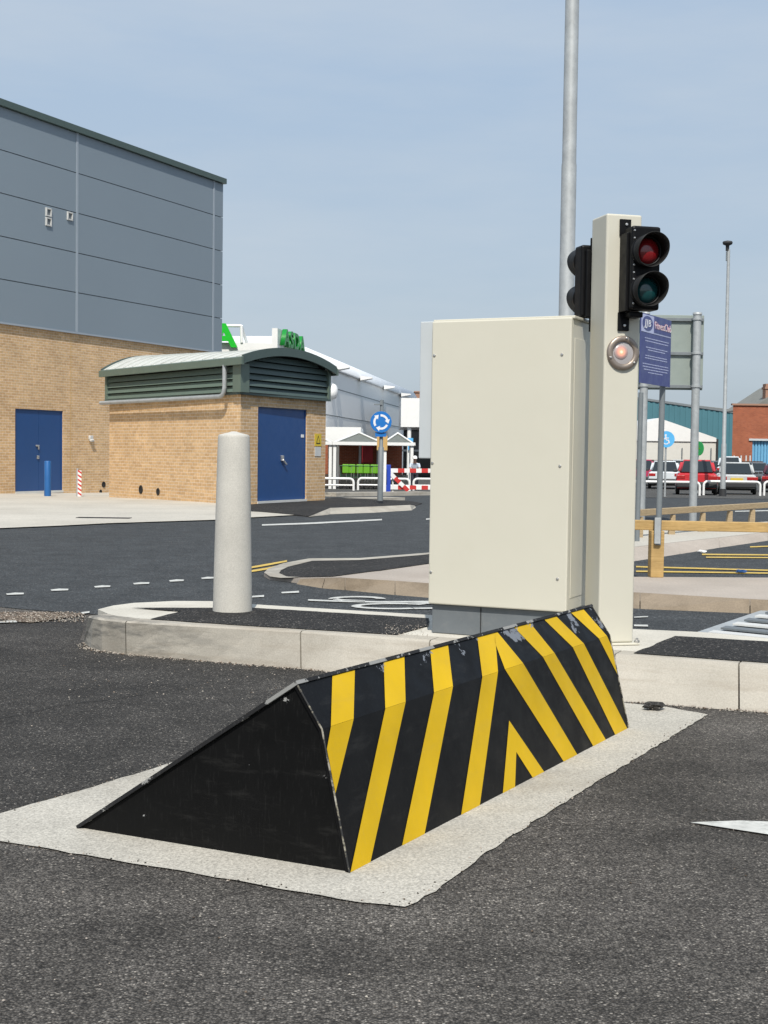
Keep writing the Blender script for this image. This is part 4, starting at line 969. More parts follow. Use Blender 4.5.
# two dark openings low in the left wall
for u, v_, r_ in ((141, 489.5, .085), (158.2, 491.6, .07)):
    p = onpl(u, v_, C0, nL); mb = MB(); mb.lathe(p, [(r_ * 1.25, 0.001), (r_ * 1.2, .015), (r_ * .9, .02), (r_ * .8, .003)], nL, 16); mb.build('outlet_pipe', M['dark'], root)
# louvred band: corner posts, slats; gable slats under the arch
OV = 0.10
zS = zL + 0.56                                             # spring of the roof
zs_pix = dep(238, 366, C0.y).z; zS = zs_pix
zF = dep(238, 357.5, C0.y).z                               # top of fascia
ap = onpl(277.4, 348.0, C0 + nR_ * .25, nR_).z
rise = ap - zF
k0 = lambda a_, b_, z: hp(a_, b_, z)
def arch(t, a_=0.0): return zF + (rise + 0.20 * max(0.0, min(1.0, a_ / lL))) * (1 - (2 * t - 1) ** 2)       # t 0..1 across the hut
b_lo, b_hi = -0.16, lR + 0.16
lv = MB()
ns = 4; hs = (zS - zL) / ns
def slat(lvb, p, q, out, z0, h_):
    lvb.hexa([p + out * .03 + Vector((0, 0, z0)), q + out * .03 + Vector((0, 0, z0)), q + out * (OV + .01) + Vector((0, 0, z0)), p + out * (OV + .01) + Vector((0, 0, z0))],
             [p + out * .03 + Vector((0, 0, z0 + h_ * .87)), q + out * .03 + Vector((0, 0, z0 + h_ * .87)), q + out * (OV - .05) + Vector((0, 0, z0 + h_ * .87)), p + out * (OV - .05) + Vector((0, 0, z0 + h_ * .87))])
P2d = lambda a_, b_: hp(a_, b_, 0)
for i in range(ns):
    slat(lv, P2d(lL - .05, 0), P2d(0.12, 0), nL, zL + i * hs + .01, hs)
lvl = lv.build('side_louvre', M['louvre'], root)
lv = MB(); i = 0; z = zL + .01
while z < ap - 0.12:
    zt_ = z + hs * .8; dd = max(0.0, (zt_ + .08 - zF) / rise)
    half = 0.5 * math.sqrt(max(0.0, 1 - dd)); ba = b_lo + (0.5 - half) * (b_hi - b_lo); bb = b_lo + (0.5 + half) * (b_hi - b_lo)
    ba = max(ba, 0.14); bb = min(bb, lR - .05)
    if bb - ba > .2: slat(lv, P2d(0, ba), P2d(0, bb), nR_, z, hs)
    z += hs
lv.build('gable_louvre', M['dgreen'], root)  # darker green than the side slats: grazing-light shade put into the colour
mb = MB(); mb.hexa([hp(.02, .02, zL + .03), hp(lL - .02, .02, zL + .03), hp(lL - .02, lR - .02, zL + .03), hp(.02, lR - .02, zL + .03)], [hp(.02, .02, zF), hp(lL - .02, .02, zF), hp(lL - .02, lR - .02, zF), hp(.02, lR - .02, zF)]); mb.build('louvre_core', M['dark'], root)
n_ = 24; mb = MB()                                            # closed gable behind the slats
ring = [hp(0.03, b_lo + .16 + (lR) * i / n_, arch((.16 + lR * i / n_) / (b_hi - b_lo)) - .05) for i in range(n_ + 1)]
mb.prism([hp(.03, 0, zF - .01)] + ring + [hp(.03, lR, zF - .01)], uL * (lL - .06)); mb.build('gable_core', M['dark'], root)
mb = MB()
for (a_, b_, oa) in ((0, 0, 1),):
    cpt = hp(0, 0, 0) + (nL + nR_) * .055
    for n1, e1v in ((nL, uL), (nR_, uR)):
        o1 = hp(0, 0, 0) + n1 * .001
        pts = [o1 - e1v * .0 + n1 * 0, o1 + e1v * .13, o1 + e1v * .13 + n1 * .13, o1 + n1 * .13 + (nL + nR_ - n1) * .13]
o1 = hp(0, 0); cr_ = (nL + nR_); pts = [o1, o1 + uL * .13, o1 + uL * .13 + nL * .13, o1 + cr_ * .13 / (1 + nL.dot(nR_)), o1 + uR * .13 + nR_ * .13, o1 + uR * .13]
mb = MB(); mb.hexa([p + Vector((0, 0, zL)) for p in pts], [p + Vector((0, 0, zS + .05)) for p in pts]); mb.build('corner_post', M['louvre'], root)
for p_, n1, e1v in ((hp(0, lR), nR_, -uR), (hp(lL, 0), nL, -uL)):
    pts = [p_ + n1 * .001, p_ + e1v * .10, p_ + e1v * .10 + n1 * .13, p_ + n1 * .13]
    mb = MB(); mb.hexa([p + Vector((0, 0, zL)) for p in pts], [p + Vector((0, 0, zS + .12)) for p in pts]); mb.build('corner_post', M['louvre'], root)
mb = MB()
for p_, q__, n1 in ((hp(lL, 0), hp(0, 0) + nR_ * .12, nL), (hp(0, 0) + nL * .12, hp(0, lR), nR_)):
    mb.hexa([p_ + Vector((0, 0, zL - .045)), q__ + Vector((0, 0, zL - .045)), q__ + n1 * .135 + Vector((0, 0, zL - .045)), p_ + n1 * .135 + Vector((0, 0, zL - .045))], [p_ + Vector((0, 0, zL)), q__ + Vector((0, 0, zL)), q__ + n1 * .135 + Vector((0, 0, zL)), p_ + n1 * .135 + Vector((0, 0, zL))])
mb.build('sill_trim', M['dgreen'], root)
# roof sheet, barge boards and fascia
a_lo, a_hi = -0.28, lL + 0.25
n_ = 28
mb = MB(); rings = []
for a_ in (a_lo + .06, a_hi - .06):
    up_ = [hp(a_, b_lo + (b_hi - b_lo) * i / n_, arch(i / n_, a_) + .0) for i in range(n_ + 1)]
    dn_ = [p - Vector((0, 0, .05)) for p in up_]; rings.append(up_ + dn_[::-1])
mb.loft(rings, smooth=False)
nrib = 14                                                  # raised seams
for j in range(nrib):
    ac = a_lo + .3 + (a_hi - a_lo - .6) * j / (nrib - 1)
    rr = []
    for a_ in (ac - .03, ac + .03):
        up_ = [hp(a_, b_lo + (b_hi - b_lo) * i / n_, arch(i / n_, a_) + .028) for i in range(n_ + 1)]; rr.append(up_ + [p - Vector((0, 0, .03)) for p in up_][::-1])
    mb.loft(rr, smooth=False)
mb.build('roof', M['roofpale'], root)
for a0_, a1_ in ((a_lo - .02, a_lo + .06), (a_hi - .06, a_hi + .02)):
    mb = MB(); rings = []
    for a_ in (a0_, a1_):
        up_ = [hp(a_, b_lo - .02 + (b_hi - b_lo + .04) * i / n_, arch(i / n_, a_) + .035) for i in range(n_ + 1)]
        dn_ = [hp(a_, b_lo - .02 + (b_hi - b_lo + .04) * i / n_, arch(i / n_, a_) - .15) for i in range(n_ + 1)]; rings.append(up_ + dn_[::-1])
    mb.loft(rings, smooth=False); mb.build('barge_board', M['dgreen'], root)
mb = MB()
for b_, sg_ in ((b_lo, -1), (b_hi, 1)):
    bb = b_ + sg_ * .10
    mb.hexa([hp(a_lo - .02, b_, zF - .17), hp(a_hi + .02, b_, zF - .17), hp(a_hi + .02, bb, zF - .17), hp(a_lo - .02, bb, zF - .17)], [hp(a_lo - .02, b_, zF + .01), hp(a_hi + .02, b_, zF + .01), hp(a_hi + .02, bb, zF - .02), hp(a_lo - .02, bb, zF - .02)])
mb.build('gutter_fascia', M['louvre'], root)
mb = MB(); o_ = nL * .19
pt_ = lambda a_, z: hp(a_, 0, z) + o_
mb.path([pt_(.38, zF - .15), pt_(.38, zL + .12), pt_(.40, zL + .02), pt_(.46, zL - .05), pt_(.58, zL - .08), pt_(lL * .5, zL - .085), pt_(lL + .12, zL - .085)], .048, 12); mb.build('downpipe', M['galv'], root)

# ------------------------------------------------------------------ big lamp column behind the cabinet
c = gnd(561.5, 561); c.z = KI
root = thing('street_lamp', c, 'tall galvanised lamp column rising out of frame behind the cream cabinet', 'street lamp')
ln_t = Vector((0, 0, 1))
mb = MB(); s = c.y / F
mb.lathe(c, [(8.0 * s, 0), (8.0 * s, 1.4), (7.6 * s, 1.42), (7.5 * s, 4.3), (7.0 * s, 4.34), (6.7 * s, 7.6), (6.4 * s, 8.2)], ln_t, 24); mb.build('column', M['galv'], root)
tp_ = c + ln_t * 8.2
mb = MB(); mb.path([tp_, tp_ + Vector((-.1, -.1, .12)), tp_ + Vector((-.5, -.5, .18))], .04); mb.build('arm', M['galv'], root)
mb = MB(); mb.box(tp_ + Vector((-.75, -.75, .18)), (.75, .26, .13), R(45), 0, .04); mb.build('lantern', M['galv'], root)

# far lamp column in the car park
c = gnd(722.6, 496.5); s = c.y / F; htop = dep(727.5, 243, c.y).z
root = thing('street_lamp', c, 'slender far lamp column with small flat head in the car park', 'street lamp')
mb = MB(); mb.lathe(c, [(2.7 * s, .28), (2.5 * s, 2.0), (2.0 * s, 2.05), (1.5 * s, htop - c.z - .25)], Vector((0, 0, 1)), 16); mb.build('column', M['galv'], root)
mb = MB(); mb.lathe(c, [(3.6 * s, 0), (3.5 * s, .3)], seg=16); mb.build('base_sleeve', M['bumper'], root)
tt = Vector((dep(727.5, 246, c.y).x, c.y, htop)); mb = MB(); mb.lathe(tt, [(1.7 * s, -.3), (1.8 * s, -.10), (4.5 * s, -.05), (5.0 * s, .02), (4.4 * s, .06), (1 * s, .09)], seg=20); mb.build('lantern', M['bumper'], root)
mb = MB(); mb.box(tt + Vector((0, 0, -.5)), (2.2 * s, 2.2 * s, .35)); mb.build('sensor_box', M['greypost'], root)

# ------------------------------------------------------------------ sign seen from behind
pa, pb_ = gnd(640.8, 526), gnd(687.6, 525.5); pb_.y = pa.y; ytop_ = dep(696.5, 313, pa.y).z
root = thing('road_sign', (pa + pb_) / 2, 'grey back of a large rectangular road sign on two galvanised posts', 'road sign'); root.location.z = 0
s = pa.y / F
for p, lean in ((pa, 0.0), (pb_, 0.0)):
    mb = MB(); mb.tube(p, p + Vector((lean * ytop_, 0, ytop_)), 4.0 * s, None, 18); po = mb.build('post', M['galv'], root)
    mb = MB(); mb.lathe(p + Vector((lean * ytop_, 0, ytop_)), [(4.6 * s, -.03), (4.6 * s, .005), (3 * s, .012)], seg=18); mb.build('cap', M['galv'], po)
yb_ = pa.y + 4.4 * s + .03
def sp(u, v_): return dep(u, v_, yb_)
xa, xb = sp(633, 350).x, sp(704, 350).x; za, zb_ = sp(690, 390).z, sp(690, 315).z
mb = MB(); mb.box(((xa + xb) / 2, yb_ + .045, (za + zb_) / 2), (xb - xa, .012, zb_ - za), 0, 0, .004); mb.build('panel', M['signback'], root)
for v_ in (319.5, 353.5, 386.5):
    mb = MB(); mb.box(((xa + xb) / 2, yb_ + .012, sp(680, v_).z), (xb - xa - .02, .04, .055), 0, 0, .004); rl = mb.build('rail', M['greypost'], root)
    for p, lean in ((pa, 0.0), (pb_, 0.0)):
        zz = sp(680, v_).z; mb = MB(); mb.lathe((p.x + lean * zz, p.y, zz), [(4.9 * s, -.018), (4.9 * s, .018)], seg=18); mb.build('clamp', M['galv'], rl)
c = gnd(636.8, 549); mb = MB(); mb.tube((0, 0, 0), (0.01, 0, 2.0), .032, None, 12); o = mb.build('sign_post', M['greypost']); o.location = c
tag(o, 'thin grey post half hidden behind the cream signal post', 'post')

# ------------------------------------------------------------------ blue club sign on a slim post
jb = at(656.5, 577, KI); jy = jb.y - 0.06
jx = dep(658, 545, jy); jt = dep(662.5, 380, jy)
root = thing('club_sign', Vector((jx.x, jy, jx.z)), 'navy blue club notice board on a slim grey post fixed to the timber rail', 'sign')
dz_ = 2.0
mb = MB(); mb.tube(Vector((jx.x, jy, jx.z)), Vector((jt.x + .005, jy, jt.z + .45)), .026, None, 14); mb.build('post', M['greypost'], root)
mb = MB(); lo = dep(656, 543.5, jy); hi = dep(657.5, 517.5, jy); mb.box(((lo.x + hi.x) / 2, jy - .035, (lo.z + hi.z) / 2), (.055, .012, hi.z - lo.z), 0, 0, .003); mb.build('bracket', M['galv'], root)
sd = Vector((0.50, 0.866, 0)); sn = Vector((0.866, -0.5, 0))
pp = Vector((jt.x + .005, jy, 0)) + sn * .035
def so_(u, v_): return onpl(u, v_, pp, sn)
c00 = so_(639.3, 382.5); c10 = so_(669.6, 387.5); c01 = so_(639.3, 310.5); c11 = so_(669.6, 321.5)
s0 = (c00 - pp).dot(sd); s1 = (c10 - pp).dot(sd); z0 = (c00.z + c10.z) / 2; z1 = (c01.z + c11.z) / 2
SP = lambda s_, z, o=0.0: Vector((pp.x + sd.x * s_ + sn.x * o, pp.y + sd.y * s_ + sn.y * o, z))
W_, H_ = s1 - s0, z1 - z0
mb = MB(); mb.box(SP((s0 + s1) / 2, (z0 + z1) / 2), (W_, .006, H_), math.atan2(sd.y, sd.x), 0, 0.0); pn = mb.build('panel', M['navy'], root)
def rect(fx0, fx1, fz0, fz1, o, t=.0015):
    mb = MB(); mb.prism([SP(s0 + W_ * fx0, z0 + H_ * fz0, o), SP(s0 + W_ * fx1, z0 + H_ * fz0, o), SP(s0 + W_ * fx1, z0 + H_ * fz1, o), SP(s0 + W_ * fx0, z0 + H_ * fz1, o)], sn * t); return mb
rect(.015, .985, .735, .985, .0035).build('header', M['lilac'], pn)
rect(.41, .985, .755, .985, .0055).build('header_box', M['navy'], pn)
mb = MB(); cs_, cz_ = s0 + W_ * .205, z0 + H_ * .865
rx_, rz_ = W_ * .165, H_ * .105
mb.prism([SP(cs_ + rx_ * math.cos(2 * math.pi * i / 28), cz_ + rz_ * math.sin(2 * math.pi * i / 28), .0055) for i in range(28)], sn * .0015); mb.build('roundel', M['navy'], pn)
tu = Vector((0, 0, 1))
text('lettering', 'JJB', H_ * .14, .0006, M['signwhite'], pn, SP(cs_, cz_, .0078), sd, tu, sn, W_ * .29 / (H_ * .14 * 1.75), 0.15, .0006)
kx = W_ * .60 / (H_ * .15 * 5.6)
for wd, fx in (('Fitness', .592), ('Club', .868)):
    text('lettering', wd, H_ * .15, .0006, M['signred'], pn, SP(s0 + W_ * fx, z0 + H_ * .862, .0076), sd, tu, sn, kx, 0, .0018)
    text('lettering', wd, H_ * .15, .0006, M['signwhite'], pn, SP(s0 + W_ * fx, z0 + H_ * .862, .0092), sd, tu, sn, kx, 0, 0.0)
rnd = random.Random(4)
for para in (((.655, .13, .92), (.615, .15, .90)), ((.525, .17, .88), (.49, .24, .80)), ((.405, .16, .87), (.37, .15, .88)), ((.285, .08, .92), (.245, .08, .93), (.205, .12, .90), (.165, .26, .74))):
    mb = MB()
    for fz, a_, b_ in para:
        x = a_
        while x < b_:
            wl = rnd.uniform(.03, .09); xe = min(b_, x + wl)
            mb.prism([SP(s0 + W_ * x, z0 + H_ * (fz - .006), .0035), SP(s0 + W_ * xe, z0 + H_ * (fz - .006), .0035), SP(s0 + W_ * xe, z0 + H_ * (fz + .006), .0035), SP(s0 + W_ * x, z0 + H_ * (fz + .006), .0035)], sn * .001)
            x += wl + .012
    mb.build('small_print', M['lilac'], pn)
for o in [pn]: o['label'] = 'navy panel with white header and four paragraphs of small white print'

# ------------------------------------------------------------------ timber knee rails
def knee(y, name_lab, posts, railpts, hw, ph, pw_, base, mat):
    root = thing('timber_rail', base, name_lab, 'fence')
    return root
rb = jb
root = thing('timber_rail', Vector((rb.x, rb.y, KI)), 'near timber knee rail with a square post, carrying the club sign', 'fence')
xw = lambda u: dep(u, 540, rb.y).x
for u in (560, 656.3, 800):
    p = Vector((xw(u), rb.y, 0)); mb = MB(); top_ = dep(656, 530.5, rb.y).z
    mb.box((p.x, p.y, (KI + top_) / 2), (.118, .118, top_ - KI), R(3), 0, .006); mb.build('post', M['timber'], root)
ra = dep(540, 523, rb.y + .25); rc = dep(840, 528.5, rb.y - .10)
mb = MB(); d_ = (rc - ra).normalized(); n_ = Vector((-d_.y, d_.x, 0)); hh = .088
ra.z = rc.z = top_ + 0.042
d_ = (rc - ra).normalized()
mb.box((ra + rc) / 2 , ((rc - ra).length, .105, hh), math.atan2(d_.y, d_.x), 0, .006); mb.build('rail', M['timber'], root)
ya, yc_ = 17.2, 24.0
fa, fc = Vector((dep(610, 511, ya).x, ya, 0)), Vector((dep(840, 500, yc_).x, yc_, 0)); zr = .42
root = thing('timber_rail', Vector((fa.x, fa.y, KF)), 'far timber knee rail with several short posts beyond the near rail', 'fence')
d_ = (fc - fa).normalized()
for u in (640, 672, 702, 729, 751.5, 772):
    # where the sight column meets the rail line
    t_ = ((u - CX) / F * fa.y - fa.x) / (d_.x - (u - CX) / F * d_.y)
    p = fa + d_ * t_; s = p.y / F
    mb = MB(); w_ = 3.2 * s
    mb.hexa([(p.x - w_, p.y - w_, KF), (p.x + w_, p.y - w_, KF), (p.x + w_, p.y + w_, KF), (p.x - w_, p.y + w_, KF)], [(p.x - w_ * .2, p.y - w_, zr - .045), (p.x + w_, p.y - w_, zr - .045), (p.x + w_, p.y + w_, zr - .045), (p.x - w_ * .2, p.y + w_, zr - .045)])
    mb.build('post', M['timber2'], root)
ra, rc = fa + Vector((0, 0, zr)), fc + Vector((0, 0, zr + .02)); d3 = (rc - ra).normalized()
mb = MB(); mb.box((ra + rc) / 2, ((rc - ra).length, .10, .085), math.atan2(d_.y, d_.x), 0, .005); mb.build('rail', M['timber2'], root)
# ------------------------------------------------------------------ superstore behind
YS = 60.0; zg = gz(70)
sw_d = Vector((0.1324, 0.9912, 0)); sw_n = Vector((0.9912, -0.1324, 0))
A_ = dep(279, 450, YS); A_.z = 0
SL = 56.0
zR = dep(300, 337.5, 64.5).z                                   # roof edge
zP = dep(260, 343.5, YS).z
root = thing('superstore', Vector((A_.x - 8, A_.y + 20, zg)), 'big silver-clad superstore with white curved roof edge and green lettering', 'building')
stp = lambda s_, o=0.0, z=0.0: Vector((A_.x + sw_d.x * s_ + sw_n.x * o, A_.y + sw_d.y * s_ + sw_n.y * o, z))
rr = 1.0
mb = MB(); mb.hexa([stp(0, 0, -.8), stp(SL, 0, -.8), stp(SL, -30, -.8), stp(0, -30, -.8)], [stp(0, 0, zR - rr), stp(SL, 0, zR - rr), stp(SL, -30, zR - rr), stp(0, -30, zR - rr)]); mb.build('wall', M['store'], root)
mb = MB(); n_ = 12; rings = []
for s_ in (3.8, SL):
    rg = [stp(s_, .12 - rr * 1.3 + rr * 1.3 * math.cos(R(90 * i / n_)), zR - rr + rr * math.sin(R(90 * i / n_))) for i in range(n_ + 1)]
    rings.append(rg + [stp(s_, -28, zR), stp(s_, -28, zR - rr), ])
mb.loft(rings); mb.build('roof', M['storeroof'], root)
for zz in (dep(360, 395, 82).z, dep(360, 420, 82).z):
    mb = MB(); mb.prism([stp(.5, .001, zz), stp(SL, .001, zz), stp(SL, .001, zz + .05), stp(.5, .001, zz + .05)], sw_n * .015); mb.build('panel_joint', M['greypost'], root)
def son(u, v_, o=0.0): return onpl(u, v_, A_ + sw_n * o, sw_n)
for u, v_ in ((336, 368.5), (360.5, 379), (384, 388), (401, 395.3)):
    p = son(u, v_, .1); mb = MB(); mb.hexa([p + Vector((0, -.7, -.12)), p + Vector((.75, -.5, .02)), p + Vector((.75, .5, .02)), p + Vector((0, .7, -.12))], [p + Vector((0, -.7, .16)), p + Vector((.75, -.5, .10)), p + Vector((.75, .5, .10)), p + Vector((0, .7, .16))]); mb.build('wall_lamp', M['whitep'], root)
p = son(332, 391.5, .0); mb = MB(); mb.lathe(p, [(.01, .32), (.25, .29), (.38, .2), (.44, .08), (.45, 0)], sw_n, 20); mb.build('dome_canopy', M['store'], root)
# parapet at the near end
xl = dep(205, 345, YS).x - 6
mb = MB(); mb.hexa([Vector((xl, YS - .3, -.8)), Vector((A_.x, YS - .3, -.8)), Vector((A_.x, YS + 3, -.8)), Vector((xl, YS + 3, -.8))], [Vector((xl, YS - .3, zP)), Vector((A_.x, YS - .3, zP)), Vector((A_.x, YS + 3, zP)), Vector((xl, YS + 3, zP))]); mb.build('parapet', M['whitep'], root)
# letters facing the road and letters along the flank
ex, ez, ey = Vector((1, 0, 0)), Vector((0, -1, 0)), Vector((0, 0, 1))
lt, lb_ = dep(230, 324.5, YS - .6).z, dep(230, 347.5, YS - .6).z
lh = lt - lb_
tr_ = text('lettering', 'ASDA', lh * 1.37, .12, M['asgreen'], root, Vector((0, 0, 0)), ex, ey, ez, 1.12, 0, .05)
mxx = max(v.co.x for v in tr_.data.vertices); mnz = min(v.co.z for v in tr_.data.vertices)
tr_.location = Vector((dep(237.3, 340, YS - .6).x - mxx - root.location.x, YS - .6 - root.location.y, lb_ - mnz - root.location.z)) if False else Vector((0, 0, 0))
shift = Vector((dep(237.3, 340, YS - .6).x - root.location.x, YS - .6 - root.location.y, lb_ - root.location.z))
mny = min(v.co.y for v in tr_.data.vertices)
tr_.data.transform(Matrix.Translation(Vector((shift.x - mxx, shift.y - mny, shift.z - mnz))))
mb = MB(); xr_ = dep(237.5, 340, YS - .25).x
fr_t = dep(240, 326.5, YS).z
for a_, b_ in ((Vector((xr_ - 12, YS - .3, fr_t)), Vector((dep(242, 330, YS).x, YS - .3, fr_t))), (Vector((dep(242, 330, YS).x, YS - .3, fr_t)), Vector((dep(242.5, 340, YS).x, YS - .3, zP))), (Vector((dep(242, 330, YS).x, YS - .3, fr_t)), Vector((dep(246, 340, YS).x, YS + .6, zP)))):
    mb.tube(a_, b_, .07, None, 8)
mb.build('sign_frame', M['whitep'], root)
zl0, zl1 = son(285, 350, .35).z, son(283, 330, .35).z
s_a, s_b = (son(277.5, 340, .3) - A_).dot(sw_d), (son(302.5, 340, .3) - A_).dot(sw_d)
mb = MB(); mb.hexa([stp(s_a, .05, zl0 - .6), stp(s_b, .05, zl0 - .6), stp(s_b, .3, zl0 - .6), stp(s_a, .3, zl0 - .6)], [stp(s_a, .05, zl1), stp(s_b, .05, zl1), stp(s_b, .3, zl1), stp(s_a, .3, zl1)]); mb.build('sign_board', M['whitep'], root)
Ld = s_b - s_a - 0.9; lh2 = (zl1 - zl0) * 0.86
tr_ = text('lettering', 'ASDA', lh2 * 1.37, .1, M['asgreen2'], root, stp((s_a + s_b) / 2, .42, (zl0 + zl1) / 2 + .05), sw_d, Vector((0, 0, 1)), sw_n, Ld / (lh2 * 1.37 * 2.75), 0, .03)
# white entrance canopy with its posts
ye = 84.0
x0_, x1_ = dep(401, 410, ye).x, dep(460, 410, ye).x; z0_, z1_ = dep(410, 427, ye).z, dep(410, 398, ye).z
mb = MB(); mb.hexa([(x0_, ye, z0_), (x1_, ye, z0_), (x1_, ye + 12, z0_), (x0_, ye + 12, z0_)], [(x0_, ye, z1_), (x1_, ye, z1_), (x1_, ye + 12, z1_), (x0_, ye + 12, z1_)]); mb.build('canopy', M['whitep'], root)
mb = MB(); mb.box(((x0_ + x1_) / 2 + .3, ye + 9, (z0_ - .8) / 2), (x1_ - x0_, .3, z0_ + .75)); mb.build('entrance_glazing', M['glass'], root)
xp = dep(409, 450, ye + .3).x; mb = MB(); mb.tube((xp, ye + .3, -.6), (xp, ye + .3, z0_), .13); mb.build('canopy_post', M['whitep'], root)
xq = dep(410.5, 445, ye + .1).x; mb = MB(); mb.box((xq, ye + .05, dep(410, 444, ye).z), (.32, .06, .75)); mb.build('hanging_sign', M['lightblue'], root)
mb = MB(); xa_ = dep(404, 450, ye + 2).x; mb.box((xa_ + 2.0, ye + 1.8, dep(410, 450.5, ye).z), (4.5, .10, .12)); mb.build('canopy_beam', M['galv'], root)
# low brick wall of the store behind the trolley shelters, with its poster
yw = 66.0
x0_, x1_ = dep(325, 460, yw).x, dep(402, 460, yw).x; zt_ = dep(360, 443, yw).z
mb = MB(); wall(mb, (x0_, yw, 0), (x1_, yw, 0), -.9, zt_); mb.build('brick_plinth_wall', M['redbrick'], root, norm=False)
p = dep(367.5, 453, yw - .06); mb = MB(); mb.box(p, (.55, .05, .95)); mb.build('poster', M['redposter'], root)
for u in (360, 378):
    p = dep(u, 455, yw - .05); mb = MB(); mb.box((p.x, p.y, p.z), (.12, .08, 1.2)); mb.build('downpipe', M['palegrey'], root)
mb = MB(); xa_, xb_ = dep(325, 425, 70).x, dep(361, 425, 70).x; za_, zb_ = dep(340, 442, 70).z, dep(340, 427, 70).z
k6 = 62.5 / 70.0; za_ = 1.2 + (za_ - 1.2) * k6; zb_ = 1.2 + (zb_ - 1.2) * k6
mb.hexa([(xa_ * k6, 62.5, za_), (xb_ * k6, 62.5, za_), (xb_ * k6, 72, za_), (xa_ * k6, 72, za_)], [(xa_ * k6, 62.5, zb_), (xb_ * k6, 62.5, zb_), (xb_ * k6, 72, zb_), (xa_ * k6, 72, zb_)])
mb.build('side_shade_canopy', M['whitep'], root); mb = MB(); mb.box(((xb_ * k6 + x1_) / 2 + .02, 65.4, zt_ + .12), (x1_ - xb_ * k6, 5.0, .14)); mb.build('side_shade_canopy', M['whitep'], root)  # second slab is added, hidden behind the shelter roofs, to shade the brickwork

# chimney stack beyond the store roof
yc = 125; p = dep(418, 395, yc); mb = MB(); mb.box((0, 0, 0), (1.2, 1.2, 3.0)); o = mb.build('chimney_block', M['redbrick']); 
o.location = (p.x, yc, p.z - .4); bpy.data.objects.remove(o)
p0 = dep(415.5, 387.5, yc); p1 = dep(421, 387.5, yc)
mb = MB(); mb.box((0, 0, p0.z / 2), (p1.x - p0.x + .6, 2.0, p0.z), 0); mb.box((0, 0, p0.z + .06), (p1.x - p0.x + .8, 2.2, .12)); o = mb.build('brick_tower', M['redbrick']); o.location = (p1.x, yc, -.5)
tag(o, 'dark red brick tower top just above the white entrance canopy', 'building')

# ------------------------------------------------------------------ trolley shelters
def shelter(u0, u1, yv, lab):
    x0_, x1_ = dep(u0, 450, yv).x, dep(u1, 450, yv).x; g0 = gz(yv); ze = dep(360, 443.5, yv).z; za_ = dep(358, 432, yv).z; D = 3.6
    xm = (x0_ + x1_) / 2
    root = thing('trolley_shelter', Vector((xm, yv + D / 2, g0)), lab, 'trolley shelter', 'white trolley shelters')
    for x in (x0_, x1_):
        for y in (yv, yv + D):
            mb = MB(); mb.box((x, y, (ze + g0) / 2), (.13, .13, ze - g0)); mb.build('post', M['whitep'], root)
    mb = MB()
    for (a_, b_) in (((x0_ - .1, yv - .1), (x1_ + .1, yv - .1)), ((x0_ - .1, yv + D + .1), (x1_ + .1, yv + D + .1)), ((x0_ - .1, yv - .1), (x0_ - .1, yv + D + .1)), ((x1_ + .1, yv - .1), (x1_ + .1, yv + D + .1))):
        mb.box(((a_[0] + b_[0]) / 2, (a_[1] + b_[1]) / 2, ze), (max(.1, abs(b_[0] - a_[0])), max(.1, abs(b_[1] - a_[1])), .14))
    apx = Vector((xm, yv + D / 2, za_ + .0))
    for a_ in ((x0_ - .1, yv - .1), (x1_ + .1, yv - .1), (x1_ + .1, yv + D + .1), (x0_ - .1, yv + D + .1)): mb.tube((a_[0], a_[1], ze), apx, .045, None, 8)
    mb.build('frame', M['whitep'], root)
    mb = MB(); cs_ = [Vector((x0_ - .12, yv - .12, ze - .03)), Vector((x1_ + .12, yv - .12, ze - .03)), Vector((x1_ + .12, yv + D + .12, ze - .03)), Vector((x0_ - .12, yv + D + .12, ze - .03))]
    ap_ = apx + Vector((0, 0, -.04))
    for i in range(4):
        a_, b_ = cs_[i], cs_[(i + 1) % 4]; dn = Vector((0, 0, -.02)); mb.hexa([a_ + dn, b_ + dn, ap_ + dn], [a_, b_, ap_])
    mb.build('roof', M['shelter'], root)
    mb = MB(); mb.box((xm, yv + D, g0 + .35), (x1_ - x0_ - .2, .02, .5)); mb.build('back_rail', M['shelter'], root)
    return root
YT = 58.0
shelter(334.8, 381.5, YT, 'white framed trolley shelter with pyramid roof behind the roundabout sign')
shelter(284, 330.4, YT, 'trolley shelter half hidden by the brick hut')
# third roof running off behind the sign towards the canopy
shelter(384, 412, YT + 3, 'trolley shelter behind the red and white barrier boards')

